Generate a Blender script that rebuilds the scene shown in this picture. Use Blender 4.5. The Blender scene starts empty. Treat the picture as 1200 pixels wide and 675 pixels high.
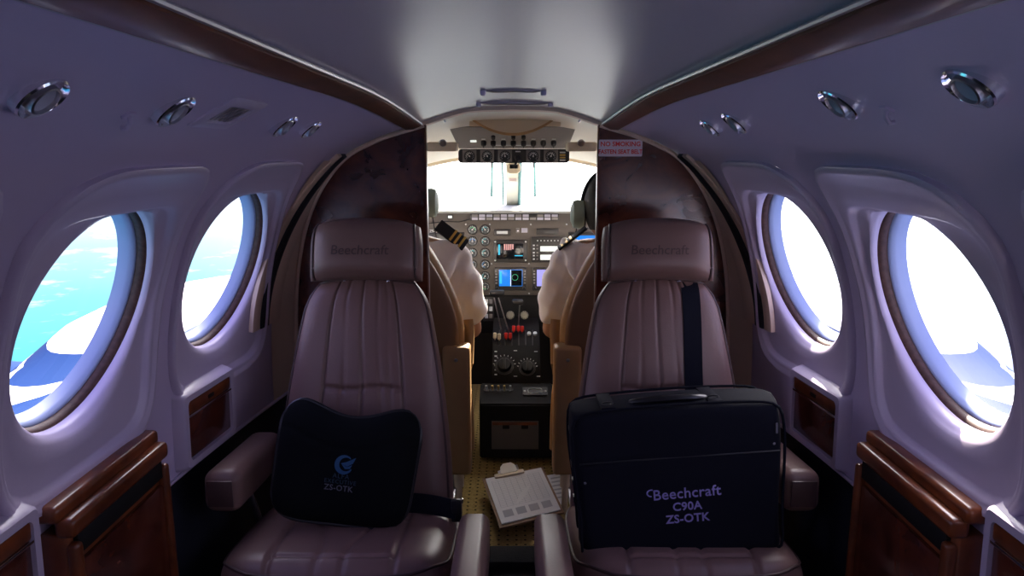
import bpy, bmesh, math, random
from mathutils import Vector, Matrix
random.seed(4)
PI = math.pi
SC = bpy.context.scene
COL = SC.collection
CH = 1.17                                   # camera height above the cabin floor
# ---------------------------------------------------------------- camera
F = 850.0
PITCH = math.radians(10.66)
cam_d = bpy.data.cameras.new('camera')
cam_d.sensor_width = 36.0
cam_d.lens = F/1200*36.0
cam_d.clip_start = 0.02
cam_d.clip_end = 500
cam = bpy.data.objects.new('camera', cam_d)
cam.location = (0, 0, CH)
cam.rotation_euler = (PI/2-PITCH, 0, 0)
COL.objects.link(cam)
SC.camera = cam
# ---------------------------------------------------------------- colour management
SC.view_settings.view_transform = 'Standard'
SC.view_settings.look = 'None'
SC.view_settings.gamma = 1.0
SC.view_settings.use_curve_mapping = False
SC.view_settings.exposure = 0.18
SC.cycles.use_denoising = True
SC.cycles.max_bounces = 10
SC.cycles.diffuse_bounces = 7
SC.cycles.glossy_bounces = 4
SC.cycles.transparent_max_bounces = 16
SC.cycles.sample_clamp_indirect = 8
# ---------------------------------------------------------------- world: sky over sea
W = bpy.data.worlds.new('sky')
SC.world = W
W.use_nodes = True
wn, wl = W.node_tree.nodes, W.node_tree.links
wn.clear()
def N(nt, t, **k):
    n = nt.nodes.new(t)
    for a, b in k.items(): setattr(n, a, b)
    return n
nt = W.node_tree
tc = N(nt, 'ShaderNodeTexCoord')
sep = N(nt, 'ShaderNodeSeparateXYZ')
wl.new(tc.outputs['Generated'], sep.inputs[0])
mr = N(nt, 'ShaderNodeMapRange')
mr.inputs['From Min'].default_value = -0.5; mr.inputs['From Max'].default_value = 0.5
wl.new(sep.outputs['Z'], mr.inputs['Value'])
rampL = N(nt, 'ShaderNodeValToRGB')          # away from the sun: cyan sea, pale sky
def setramp(r, stops, interp='LINEAR'):
    cr = r.color_ramp; cr.interpolation = interp
    while len(cr.elements) > 1: cr.elements.remove(cr.elements[-1])
    cr.elements[0].position = stops[0][0]; cr.elements[0].color = (*stops[0][1], 1)
    for p, c in stops[1:]:
        e = cr.elements.new(p); e.color = (*c, 1)
setramp(rampL, [(0.0, (.03, .36, .66)), (.14, (.06, .58, .78)), (.24, (.14, .74, .84)), (.33, (.26, .74, .86)), (.39, (.48, .82, .92)),
                (.425, (.78, .93, .98)), (.47, (.85, .94, 1.02)), (.52, (1.0, 1.0, 1.15)), (.60, (1.25, 1.2, 1.65)), (1.0, (.60, .60, 1.4))])
rampR = N(nt, 'ShaderNodeValToRGB')          # sun side: washed out by glare
setramp(rampR, [(0.0, (.3, .40, .85)), (.30, (.7, .85, 1.15)), (.38, (.9, .95, 1.2)),
                (.52, (1.2, 1.15, 1.5)), (.7, (1.2, 1.15, 1.6)), (1.0, (.8, .8, 1.5))])
wl.new(mr.outputs[0], rampL.inputs[0]); wl.new(mr.outputs[0], rampR.inputs[0])
mrx = N(nt, 'ShaderNodeMapRange', interpolation_type='SMOOTHSTEP')
mrx.inputs['From Min'].default_value = -0.40; mrx.inputs['From Max'].default_value = 0.25
wl.new(sep.outputs['X'], mrx.inputs['Value'])
mix1 = N(nt, 'ShaderNodeMix', data_type='RGBA')
wl.new(mrx.outputs[0], mix1.inputs['Factor'])
wl.new(rampL.outputs[0], mix1.inputs['A']); wl.new(rampR.outputs[0], mix1.inputs['B'])
# low clouds lying over the sea
mp = N(nt, 'ShaderNodeMapping'); mp.inputs['Scale'].default_value = (11, 11, 62)
wl.new(tc.outputs['Generated'], mp.inputs[0])
no = N(nt, 'ShaderNodeTexNoise'); no.inputs['Scale'].default_value = 1.6; no.inputs['Detail'].default_value = 7; no.inputs['Roughness'].default_value = .62
wl.new(mp.outputs[0], no.inputs['Vector'])
cl = N(nt, 'ShaderNodeMapRange'); cl.inputs['From Min'].default_value = .56; cl.inputs['From Max'].default_value = .72
wl.new(no.outputs['Fac'], cl.inputs['Value'])
band = N(nt, 'ShaderNodeValToRGB')
setramp(band, [(.20, (.0,)*3), (.27, (.35,)*3), (.33, (.75,)*3), (.46, (.8,)*3), (.6, (.45,)*3), (1, (.2,)*3)])
wl.new(mr.outputs[0], band.inputs[0])
mu = N(nt, 'ShaderNodeMath', operation='MULTIPLY')
wl.new(cl.outputs[0], mu.inputs[0]); wl.new(band.outputs[0], mu.inputs[1])
mix2 = N(nt, 'ShaderNodeMix', data_type='RGBA')
mix2.inputs['B'].default_value = (1.25, 1.15, 1.2, 1)
wl.new(mu.outputs[0], mix2.inputs['Factor']); wl.new(mix1.outputs['Result'], mix2.inputs['A'])
# bright aureole round the sun
SUNDIR = Vector((.20, .75, .49)).normalized()
dp = N(nt, 'ShaderNodeVectorMath', operation='DOT_PRODUCT'); dp.inputs[1].default_value = SUNDIR
wl.new(tc.outputs['Generated'], dp.inputs[0])
mx0 = N(nt, 'ShaderNodeMath', operation='MAXIMUM'); mx0.inputs[1].default_value = 0; wl.new(dp.outputs['Value'], mx0.inputs[0])
pw_ = N(nt, 'ShaderNodeMath', operation='POWER'); pw_.inputs[1].default_value = 9; wl.new(mx0.outputs[0], pw_.inputs[0])
gl_ = N(nt, 'ShaderNodeMix', data_type='RGBA', blend_type='ADD'); gl_.inputs['B'].default_value = (17, 16, 15, 1)
wl.new(pw_.outputs[0], gl_.inputs['Factor']); wl.new(mix2.outputs['Result'], gl_.inputs['A'])
bg = N(nt, 'ShaderNodeBackground'); bg.inputs['Strength'].default_value = 1.3
wl.new(gl_.outputs['Result'], bg.inputs[0])
wo = N(nt, 'ShaderNodeOutputWorld'); wl.new(bg.outputs[0], wo.inputs[0])
# ---------------------------------------------------------------- sun
sd = bpy.data.lights.new('sun', 'SUN'); sd.energy = 26.0; sd.angle = math.radians(.6); sd.color = (1, .90, .74)
sun = bpy.data.objects.new('sun', sd)
sun.rotation_euler = SUNDIR.to_track_quat('Z', 'Y').to_euler()
sun.location = (4, 8, 9)
COL.objects.link(sun)
# ================================================================ materials
MATS = {}
def mat(name, col, rough=.5, metal=0., spec=.5, noise=None, bump=None, coat=0., emit=None, sheen=0.):
    m = bpy.data.materials.new(name); m.use_nodes = True
    t = m.node_tree; b = t.nodes['Principled BSDF']
    b.inputs['Base Color'].default_value = (*col, 1)
    b.inputs['Roughness'].default_value = rough; b.inputs['Metallic'].default_value = metal
    b.inputs['Specular IOR Level'].default_value = spec
    b.inputs['Coat Weight'].default_value = coat; b.inputs['Coat Roughness'].default_value = .12
    b.inputs['Sheen Weight'].default_value = sheen
    if emit:
        b.inputs['Emission Color'].default_value = (*emit[0], 1); b.inputs['Emission Strength'].default_value = emit[1]
    if noise:      # (scale, second colour, detail[, lo, hi])
        co = N(t, 'ShaderNodeTexCoord'); nz = N(t, 'ShaderNodeTexNoise')
        nz.inputs['Scale'].default_value = noise[0]; nz.inputs['Detail'].default_value = noise[2]
        if len(noise) > 5: nz.inputs['Distortion'].default_value = noise[5]
        r = N(t, 'ShaderNodeValToRGB')
        lo, hi = (noise[3], noise[4]) if len(noise) > 4 else (.35, .65)
        setramp(r, [(lo, col), (hi, noise[1])])
        t.links.new(co.outputs['Object'], nz.inputs['Vector']); t.links.new(nz.outputs['Fac'], r.inputs[0])
        t.links.new(r.outputs[0], b.inputs['Base Color'])
    if bump:       # (scale, strength, distance)
        co = N(t, 'ShaderNodeTexCoord'); nz = N(t, 'ShaderNodeTexNoise')
        nz.inputs['Scale'].default_value = bump[0]; nz.inputs['Detail'].default_value = 3
        bu = N(t, 'ShaderNodeBump'); bu.inputs['Strength'].default_value = bump[1]; bu.inputs['Distance'].default_value = bump[2]
        t.links.new(co.outputs['Object'], nz.inputs['Vector']); t.links.new(nz.outputs['Fac'], bu.inputs['Height'])
        t.links.new(bu.outputs[0], b.inputs['Normal'])
    MATS[name] = m
    return m
M = MATS
mat('headliner', (.60, .53, .60), .31, spec=.5, bump=(160, .10, .002))
mat('wall_vinyl', (.57, .48, .66), .45, bump=(220, .12, .0015))
mat('wall_plastic', (.58, .50, .65), .32, bump=(120, .03, .001))
mat('dark_vinyl', (.012, .015, .024), .55, bump=(200, .2, .001))
mat('wood_burl', (.050, .010, .006), .24, noise=(11, (.120, .026, .012), 9, .38, .62, 1.4), coat=.6)
mat('wood_grain', (.085, .018, .006), .30, noise=(14, (.22, .055, .014), 6, .35, .65, .6), coat=.25)
mat('wood_rail', (.10, .024, .009), .42, noise=(10, (.19, .050, .017), 6, .35, .65, .6), coat=.15)
mat('leather', (.185, .106, .088), .40, noise=(6, (.215, .125, .105), 4), bump=(260, .16, .0012))
mat('leather_dark', (.085, .048, .043), .42, bump=(260, .16, .0012))
mat('tan_leather', (.42, .24, .10), .42, noise=(7, (.50, .30, .13), 4), bump=(200, .15, .001))
mat('chrome', (.78, .78, .82), .14, 1.0)
mat('satin_metal', (.55, .55, .58), .34, 1.0)
mat('black_plastic', (.012, .012, .014), .35)
mat('black_rubber', (.010, .010, .012), .7)
mat('ring_blue', (.38, .47, .72), .4)
mat('gasket', (.055, .022, .016), .6, noise=(120, (.09, .04, .03), 3))
mat('black_fabric', (.0035, .0045, .0055), .9, spec=.15, bump=(420, .35, .001))
mat('navy_fabric', (.0055, .0062, .012), .9, spec=.2, bump=(420, .35, .001))
mat('belt', (.004, .005, .012), .8, spec=.2, bump=(500, .3, .0008))
mat('cream', (.72, .60, .42), .5)
mat('cream_light', (.85, .80, .68), .5)
mat('tan_trim', (.72, .54, .42), .5)
mat('panel_grey', (.115, .098, .082), .5, bump=(300, .1, .0006))
mat('overhead_grey', (.24, .23, .22), .5)
mat('panel_black', (.012, .011, .011), .6, spec=.2)
mat('bezel', (.035, .033, .032), .35)
mat('white', (.8, .8, .78), .6)
mat('paper', (.78, .77, .78), .8)
mat('paper_ink', (.42, .42, .46), .8)
mat('red', (.55, .02, .015), .4)
mat('sign', (.75, .62, .68), .5)
mat('sign_red', (.75, .02, .02), .5)
mat('hardboard', (.20, .10, .045), .6, noise=(40, (.26, .14, .065), 4))
mat('shirt', (.90, .86, .86), .75, bump=(30, .25, .004))
mat('trouser', (.01, .011, .018), .8)
mat('skin', (.42, .22, .14), .5, noise=(12, (.46, .25, .16), 3))
mat('lips', (.30, .10, .08), .45)
mat('hair', (.010, .008, .007), .55, bump=(300, .5, .002))
mat('headset_green', (.28, .38, .30), .45)
mat('gold', (.75, .50, .14), .35, .6)
mat('screen_dark', (.01, .012, .014), .12)
mat('screen_blue', (.0, .05, .25), .2, emit=((.02, .22, .75), .9))
mat('screen_cyan', (.0, .1, .2), .2, emit=((.05, .55, .75), .9))
mat('screen_green', (.0, .1, .05), .2, emit=((.10, .65, .30), .6))
mat('screen_brown', (.1, .05, .02), .2, emit=((.45, .20, .08), .6))
mat('screen_violet', (.1, .1, .3), .2, emit=((.40, .38, .95), .8))
mat('screen_white', (.5, .5, .5), .2, emit=((.85, .9, .85), .8))
mat('screen_rose', (.4, .2, .2), .2, emit=((.75, .45, .42), .4))
mat('dial_face', (.03, .04, .045), .3)
mat('dial_mark', (.75, .80, .80), .4)
mat('dial_dim', (.22, .21, .15), .5)
mat('dial_teal', (.12, .55, .60), .35)
mat('dial_blue', (.05, .30, .75), .35)
mat('dial_green', (.10, .60, .25), .35)
mat('logo_blue', (.012, .085, .20), .6)
mat('logo_text', (.015, .045, .08), .6)
mat('thread_lilac', (.34, .29, .62), .6)
mat('thread_grey', (.14, .14, .17), .6)
mat('lens', (.50, .50, .60), .25)
mat('saddle', (.24, .13, .065), .45, bump=(200, .15, .001))
mat('carpet_plain', (.012, .012, .016), .95, bump=(300, .6, .003))
mat('glare_top', (.38, .40, .38), .8)
mat('teal_metal', (.10, .25, .25), .5)
mat('wing_blue', (.006, .028, .11), .6, spec=.05)

def carpet_dots():
    m = bpy.data.materials.new('dotted_carpet'); m.use_nodes = True
    t = m.node_tree; b = t.nodes['Principled BSDF']; b.inputs['Roughness'].default_value = .95
    b.inputs['Specular IOR Level'].default_value = .1
    co = N(t, 'ShaderNodeTexCoord'); se = N(t, 'ShaderNodeSeparateXYZ'); t.links.new(co.outputs['Object'], se.inputs[0])
    ds = []
    for ax, pitch, offs in (('X', .027, 0), ('Y', .027, 0)):
        a = N(t, 'ShaderNodeMath', operation='DIVIDE'); a.inputs[1].default_value = pitch
        t.links.new(se.outputs[ax], a.inputs[0])
        f = N(t, 'ShaderNodeMath', operation='FRACT'); t.links.new(a.outputs[0], f.inputs[0])
        s = N(t, 'ShaderNodeMath', operation='SUBTRACT'); s.inputs[1].default_value = .5; t.links.new(f.outputs[0], s.inputs[0])
        q = N(t, 'ShaderNodeMath', operation='POWER'); q.inputs[1].default_value = 2; t.links.new(s.outputs[0], q.inputs[0])
        ds.append(q)
    ad = N(t, 'ShaderNodeMath', operation='ADD'); t.links.new(ds[0].outputs[0], ad.inputs[0]); t.links.new(ds[1].outputs[0], ad.inputs[1])
    lt = N(t, 'ShaderNodeMath', operation='LESS_THAN'); lt.inputs[1].default_value = .022; t.links.new(ad.outputs[0], lt.inputs[0])
    nz = N(t, 'ShaderNodeTexNoise'); nz.inputs['Scale'].default_value = 120; t.links.new(co.outputs['Object'], nz.inputs['Vector'])
    r = N(t, 'ShaderNodeValToRGB'); setramp(r, [(.3, (.26, .185, .065)), (.7, (.40, .29, .11))]); t.links.new(nz.outputs['Fac'], r.inputs[0])
    mx = N(t, 'ShaderNodeMix', data_type='RGBA'); mx.inputs['B'].default_value = (.035, .028, .012, 1)
    t.links.new(lt.outputs[0], mx.inputs['Factor']); t.links.new(r.outputs[0], mx.inputs['A']); t.links.new(mx.outputs['Result'], b.inputs['Base Color'])
    M['carpet'] = m
carpet_dots()
def glass(name, tint, gl=.06):
    m = bpy.data.materials.new(name); m.use_nodes = True; t = m.node_tree; t.nodes.clear()
    tr = N(t, 'ShaderNodeBsdfTransparent'); tr.inputs[0].default_value = (*tint, 1)
    g = N(t, 'ShaderNodeBsdfGlossy'); g.inputs['Roughness'].default_value = .03
    mx = N(t, 'ShaderNodeMixShader'); mx.inputs[0].default_value = .03
    o = N(t, 'ShaderNodeOutputMaterial')
    t.links.new(tr.outputs[0], mx.inputs[1]); t.links.new(g.outputs[0], mx.inputs[2]); t.links.new(mx.outputs[0], o.inputs[0])
    M[name] = m
glass('pane_glass', (.97, .97, .99)); glass('windshield_glass', (.97, .99, .98))
def nacelle_mat():
    m = bpy.data.materials.new('nacelle_paint'); m.use_nodes = True
    t = m.node_tree; b = t.nodes['Principled BSDF']; b.inputs['Roughness'].default_value = .3
    co = N(t, 'ShaderNodeTexCoord'); se = N(t, 'ShaderNodeSeparateXYZ'); t.links.new(co.outputs['Object'], se.inputs[0])
    r = N(t, 'ShaderNodeValToRGB')
    mr = N(t, 'ShaderNodeMapRange'); mr.inputs['From Min'].default_value = -.5; mr.inputs['From Max'].default_value = .5
    t.links.new(se.outputs['Z'], mr.inputs['Value'])
    wh = (.75, .75, .78); bl = (.004, .026, .11); b.inputs['Specular IOR Level'].default_value = .05; b.inputs['Roughness'].default_value = .6
    setramp(r, [(0, bl), (.609, wh), (.620, bl), (.660, wh)], 'CONSTANT')
    t.links.new(mr.outputs[0], r.inputs[0]); t.links.new(r.outputs[0], b.inputs['Base Color'])
    M['nacelle_paint'] = m
nacelle_mat()
# ================================================================ helpers
def ray(u, v):
    a, b = (u-600)/F, (337.5-v)/F
    c, s = math.cos(PITCH), math.sin(PITCH)
    return Vector((a, c+b*s, b*c-s))
def pt(u, v, Y):
    """measured point: where the sight line through a photo pixel meets the plane y = Y (metres)."""
    d = ray(u, v); k = Y/d.y
    return Vector((d.x*k, Y, d.z*k+CH))
def pz(u, v, z):
    d = ray(u, v); k = (z-CH)/d.z
    return Vector((d.x*k, d.y*k, z))
def newbm(): return bmesh.new()
def obj(name, bm, m, parent=None, smooth=True, angle=40, label=None):
    me = bpy.data.meshes.new(name)
    bmesh.ops.recalc_face_normals(bm, faces=bm.faces)
    bm.to_mesh(me); bm.free()
    if isinstance(m, (list, tuple)):
        for k in m: me.materials.append(M[k])
    else: me.materials.append(M[m])
    if smooth:
        me.shade_smooth()
        me.set_sharp_from_angle(angle=math.radians(angle))
    o = bpy.data.objects.new(name, me); COL.objects.link(o)
    if parent: o.parent = parent
    if label: o['label'] = label
    return o
def inv(o):      # geometry of children is written in world coordinates, so undo the parent's own place
    return o
def thing(name, label, cat, loc=(0, 0, 0), rot=(0, 0, 0), group=None):
    o = bpy.data.objects.new(name, None); COL.objects.link(o); o.empty_display_size = .05
    o.location = loc; o.rotation_euler = rot
    o['label'] = label; o['category'] = cat
    if group: o['group'] = group
    return o
def tag(o, label, cat, group=None, kind=None):
    o['label'] = label; o['category'] = cat
    if group: o['group'] = group
    if kind: o['kind'] = kind
    return o
def struct(o, label=None):
    o['kind'] = 'structure'
    if label: o['label'] = label
    return o
def place(o, mtx):
    o.matrix_world = mtx; return o
I4 = Matrix.Identity(4)
def T(x, y=None, z=None):
    return Matrix.Translation(Vector(x) if y is None else Vector((x, y, z)))
def R(a, ax): return Matrix.Rotation(a, 4, ax)
def frame_from(p, n, up=(0, 0, 1)):
    """matrix with local z = n, local y close to up."""
    n = Vector(n).normalized(); up = Vector(up)
    x = up.cross(n).normalized(); y = n.cross(x)
    return Matrix(((x.x, y.x, n.x, p[0]), (x.y, y.y, n.y, p[1]), (x.z, y.z, n.z, p[2]), (0, 0, 0, 1)))
def box(bm, c, s, mtx=I4, bev=0., seg=2, mi=0):
    r = bmesh.ops.create_cube(bm, size=1.0, matrix=mtx @ T(c) @ Matrix.Diagonal((s[0], s[1], s[2], 1)))
    vs = r['verts']
    es = list({e for v in vs for e in v.link_edges}); fs = list({f for v in vs for f in v.link_faces})
    for f in fs: f.material_index = mi
    if bev > 0:
        r2 = bmesh.ops.bevel(bm, geom=es, offset=bev, segments=seg, affect='EDGES', profile=.5, clamp_overlap=True)
        for f in r2['faces']: f.material_index = mi
    return bm
def boxm(name, c, s, m, parent=None, mtx=I4, bev=.002, seg=2, label=None):
    return obj(name, box(newbm(), c, s, mtx, bev, seg), m, parent, label=label)
def prism(bm, pts, d, mtx=I4, mi=0):
    """pts in local xy, extruded from z=0 to z=d."""
    a = [bm.verts.new(mtx @ Vector((p[0], p[1], 0))) for p in pts]
    b = [bm.verts.new(mtx @ Vector((p[0], p[1], d))) for p in pts]
    n = len(pts)
    fs = [bm.faces.new(a[::-1]), bm.faces.new(b)]
    for i in range(n): fs.append(bm.faces.new((a[i], a[(i+1) % n], b[(i+1) % n], b[i])))
    for f in fs: f.material_index = mi
    return bm
def rrect(w, h, r, n=5):
    o = []
    for cx, cy, a0 in ((w/2-r, h/2-r, 0), (-w/2+r, h/2-r, PI/2), (-w/2+r, -h/2+r, PI), (w/2-r, -h/2+r, 1.5*PI)):
        for i in range(n+1):
            a = a0+PI/2*i/n; o.append((cx+r*math.cos(a), cy+r*math.sin(a)))
    return o
def lathe(bm, prof, mtx=I4, seg=32, sx=1, sy=1, mi=0):
    rings = []
    for r, h in prof:
        if r < 1e-6: rings.append([bm.verts.new(mtx @ Vector((0, 0, h)))])
        else: rings.append([bm.verts.new(mtx @ Vector((r*sx*math.cos(2*PI*i/seg), r*sy*math.sin(2*PI*i/seg), h))) for i in range(seg)])
    for a, b in zip(rings, rings[1:]):
        for i in range(seg):
            j = (i+1) % seg
            if len(a) == 1 and len(b) == 1: continue
            if len(a) == 1: f = bm.faces.new((a[0], b[i], b[j]))
            elif len(b) == 1: f = bm.faces.new((a[i], b[0], a[j]))
            else: f = bm.faces.new((a[i], b[i], b[j], a[j]))
            f.material_index = mi
    return bm
def cyl(bm, p0, p1, r, seg=12, r2=None, mi=0):
    p0, p1 = Vector(p0), Vector(p1); d = p1-p0
    m = T(p0) @ d.to_track_quat('Z', 'Y').to_matrix().to_4x4()
    r2 = r if r2 is None else r2
    return lathe(bm, [(0, 0), (r, 0), (r2, d.length), (0, d.length)], m, seg, mi=mi)
def tube(bm, pts, r, seg=8, closed=False, flat=1.0, mi=0, up=(0, 0, 1)):
    pts = [Vector(p) for p in pts]; n = len(pts); rings = []
    up = Vector(up)
    for i, p in enumerate(pts):
        a = pts[(i-1) % n] if (closed or i > 0) else p
        b = pts[(i+1) % n] if (closed or i < n-1) else p
        d = (b-a).normalized()
        x = d.cross(up)
        if x.length < 1e-4: x = d.cross(Vector((1, 0, 0)))
        x.normalize(); y = x.cross(d)
        rings.append([bm.verts.new(p+x*r*math.cos(2*PI*k/seg)+y*r*flat*math.sin(2*PI*k/seg)) for k in range(seg)])
    m = n if closed else n-1
    for i in range(m):
        a, b = rings[i], rings[(i+1) % n]
        for k in range(seg):
            f = bm.faces.new((a[k], b[k], b[(k+1) % seg], a[(k+1) % seg])); f.material_index = mi
    if not closed:
        bm.faces.new(rings[0][::-1]).material_index = mi; bm.faces.new(rings[-1]).material_index = mi
    return bm
def loft(bm, rings, closed=True, caps=True, mi=0):
    vr = [[bm.verts.new(p) for p in r] for r in rings]
    n = len(vr[0])
    for a, b in zip(vr, vr[1:]):
        for k in range(n if closed else n-1):
            bm.faces.new((a[k], b[k], b[(k+1) % n], a[(k+1) % n])).material_index = mi
    if caps and closed:
        bm.faces.new(vr[0][::-1]).material_index = mi; bm.faces.new(vr[-1]).material_index = mi
    return bm
def grid(bm, fn, nu, nv, keep=None, mi=0):
    vs = [[bm.verts.new(fn(i/nu, j/nv)) for j in range(nv+1)] for i in range(nu+1)]
    for i in range(nu):
        for j in range(nv):
            if keep and not keep((i+.5)/nu, (j+.5)/nv): continue
            bm.faces.new((vs[i][j], vs[i+1][j], vs[i+1][j+1], vs[i][j+1])).material_index = mi
    bmesh.ops.delete(bm, geom=[v for v in bm.verts if not v.link_faces], context='VERTS')
    return bm
def pillow(bm, fn, th, nu=48, nv=48, relief=None, mtx=I4, e=6, back=1.0, pw=.5):
    """fn(u,v)->(x,y) outline mapping for u,v in [-1,1]; th = half thickness; relief(u,v) added to the front."""
    def tk(u, v):
        return th*max(0, 1-abs(u)**e)**pw*max(0, 1-abs(v)**e)**pw
    def ease(s):  # denser rows near the border
        return math.sin(s*PI/2)*.55+s*.45
    for sgn in (1, -1):
        vs = []
        for i in range(nu+1):
            row = []
            for j in range(nv+1):
                u, v = ease(2*i/nu-1), ease(2*j/nv-1)
                x, y = fn(u, v); z = tk(u, v)*(1 if sgn > 0 else -back)
                if sgn > 0 and relief: z += relief(u, v)*min(1, tk(u, v)/(th*.5))
                row.append(bm.verts.new(mtx @ Vector((x, y, z))))
            vs.append(row)
        for i in range(nu):
            for j in range(nv):
                bm.faces.new((vs[i][j], vs[i+1][j], vs[i+1][j+1], vs[i][j+1]))
    bmesh.ops.remove_doubles(bm, verts=bm.verts, dist=1e-5)
    return bm
def sq(u, v, w, h, k=.28):
    """square -> rounded rectangle."""
    a, b = abs(u), abs(v)
    f = 1-k*(a*b)**4*.5
    return u*w*f, v*h*f
def text_bm(s, size, mtx, ext=.0006, align='CENTER', shear=0, space=1.0, bold=0.):
    c = bpy.data.curves.new('t', 'FONT'); c.body = s; c.size = size; c.align_x = align; c.align_y = 'CENTER'
    c.extrude = ext; c.shear = shear; c.space_character = space; c.offset = bold; c.resolution_u = 3
    o = bpy.data.objects.new('t', c); COL.objects.link(o)
    bpy.context.view_layer.update()
    me = bpy.data.meshes.new_from_object(o.evaluated_get(bpy.context.evaluated_depsgraph_get()))
    bpy.data.objects.remove(o); bpy.data.curves.remove(c)
    bm = newbm(); bm.from_mesh(me); bpy.data.meshes.remove(me)
    bm.transform(mtx)
    return bm
def skinned(name, verts, edges, radii, m, parent=None, sub=2, root=0, label=None):
    me = bpy.data.meshes.new(name); me.from_pydata([tuple(v) for v in verts], edges, [])
    o = bpy.data.objects.new(name, me); COL.objects.link(o)
    sk = o.modifiers.new('s', 'SKIN'); sk.use_smooth_shade = True
    for i, r in enumerate(radii):
        d = me.skin_vertices[0].data[i]
        d.radius = (r, r) if not isinstance(r, tuple) else r
        d.use_root = (i == root)
    ss = o.modifiers.new('u', 'SUBSURF'); ss.levels = sub; ss.render_levels = sub
    bpy.context.view_layer.update()
    me2 = bpy.data.meshes.new_from_object(o.evaluated_get(bpy.context.evaluated_depsgraph_get()))
    me2.name = name
    bpy.data.objects.remove(o); bpy.data.meshes.remove(me)
    me2.materials.clear(); me2.materials.append(M[m]); me2.shade_smooth()
    o = bpy.data.objects.new(name, me2); COL.objects.link(o)
    if parent: o.parent = parent
    if label: o['label'] = label
    return o
def bend(o, fn):
    for v in o.data.vertices: v.co = Vector(fn(v.co))
# ================================================================ cabin cross-section
PA = [(0, .140), (.12, .131), (.25, .097), (.33, .069), (.395, .036), (.455, -.004), (.51, -.05), (.575, -.12), (.625, -.21), (.655, -.33), (.670, -.48), (.675, -.64)]
PB = [(0, .116), (.12, .108), (.25, .068), (.32, .048), (.372, .028), (.43, -.002), (.478, -.048), (.525, -.12), (.56, -.21), (.585, -.33), (.597, -.48), (.600, -.64)]
def catmull(P, n=14):
    out = []
    for i in range(len(P)-1):
        p0 = P[max(i-1, 0)]; p1 = P[i]; p2 = P[i+1]; p3 = P[min(i+2, len(P)-1)]
        for k in range(n):
            t = k/n
            out.append(tuple(.5*((2*p1[a])+(-p0[a]+p2[a])*t+(2*p0[a]-5*p1[a]+4*p2[a]-p3[a])*t*t+(-p0[a]+3*p1[a]-3*p2[a]+p3[a])*t**3) for a in (0, 1)))
    out.append(P[-1]); return out
DA, DB = catmull(PA), catmull(PB)
def sstep(a, b, x):
    t = min(1, max(0, (x-a)/(b-a))); return t*t*(3-2*t)
def profile(Y):
    k = min(1, max(0, (Y-1.15)/.78)); k = k*k*(1.6-.6*k) if k < 1 else 1
    return [(a[0]*(1-k)+b[0]*k, a[1]*(1-k)+b[1]*k) for a, b in zip(DA, DB)]
_pc = {}
def fx(Y, z):
    """half width of the cabin at height z (relative to the eye), station Y."""
    key = round(Y, 3)
    if key not in _pc: _pc[key] = profile(Y)
    P = _pc[key]
    for (x0, z0), (x1, z1) in zip(P[14:], P[15:]):
        if z1 <= z <= z0: return x0+(x1-x0)*(z0-z)/max(1e-6, z0-z1)
    return P[-1][0] if z < P[-1][1] else P[14][0]
def zprof(Y, i): return profile(Y)[i]
def wallpt(side, Y, z, off=0):
    """point on the side wall; off > 0 into the cabin."""
    x = fx(Y, z); n = wallnrm(side, Y, z)
    return Vector((side*x, Y, z+CH))+n*off
def wallnrm(side, Y, z):
    e = .01
    dz = (fx(Y, z+e)-fx(Y, z-e))/(2*e)
    dy = (fx(Y+e, z)-fx(Y-e, z))/(2*e)
    return Vector((-side, side*dy*side, dz)).normalized() if False else Vector((-side*1.0, dy, dz)).normalized()
def onwall(u, v):
    """where the sight line through a photo pixel meets the side wall."""
    d = ray(u, v); side = 1 if d.x > 0 else -1
    lo, hi = .3, 3.2
    for _ in range(50):
        k = (lo+hi)/2
        if abs(d.x*k) > fx(d.y*k, d.z*k): hi = k
        else: lo = k
    k = lo
    return side, d.y*k, d.z*k
Y0, YP = -1.5, 1.93
WINY = [1.065, 1.545, .585, .105, -.5]
WZ = -.252; WRY, WRZ = .169, .171
PW, PH, PZ = .212, .243, -.262
RI = 14
# ---- floor, ceiling
b = newbm(); box(b, (0, .23, -.01), (1.40, 3.5, .02)); o = obj('floor', b, 'carpet_plain'); struct(o)
b = newbm(); box(b, (0, 2.76, -.008), (1.5, 1.60, .02), bev=.001); o = obj('floor_cockpit_carpet', b, 'carpet'); struct(o, 'tan carpet with a grid of dark dots')
o.location.z = 0
b = newbm(); box(b, (0, 1.925, .010), (1.1, .09, .03), bev=.006); o = obj('trim_threshold', b, 'carpet_plain'); struct(o)
def ceil_fn(u, v):
    Y = Y0+(YP+.03-Y0)*v; P = profile(Y)
    s = 2*u-1; i = abs(s)*28; a = int(min(27, i)); f = i-a
    return Vector(((P[a][0]*(1-f)+P[a+1][0]*f)*(1 if s > 0 else -1), Y, CH+P[a][1]*(1-f)+P[a+1][1]*f))
b = grid(newbm(), ceil_fn, 56, 60)
o = obj('ceiling', b, 'headliner'); struct(o)
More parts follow.
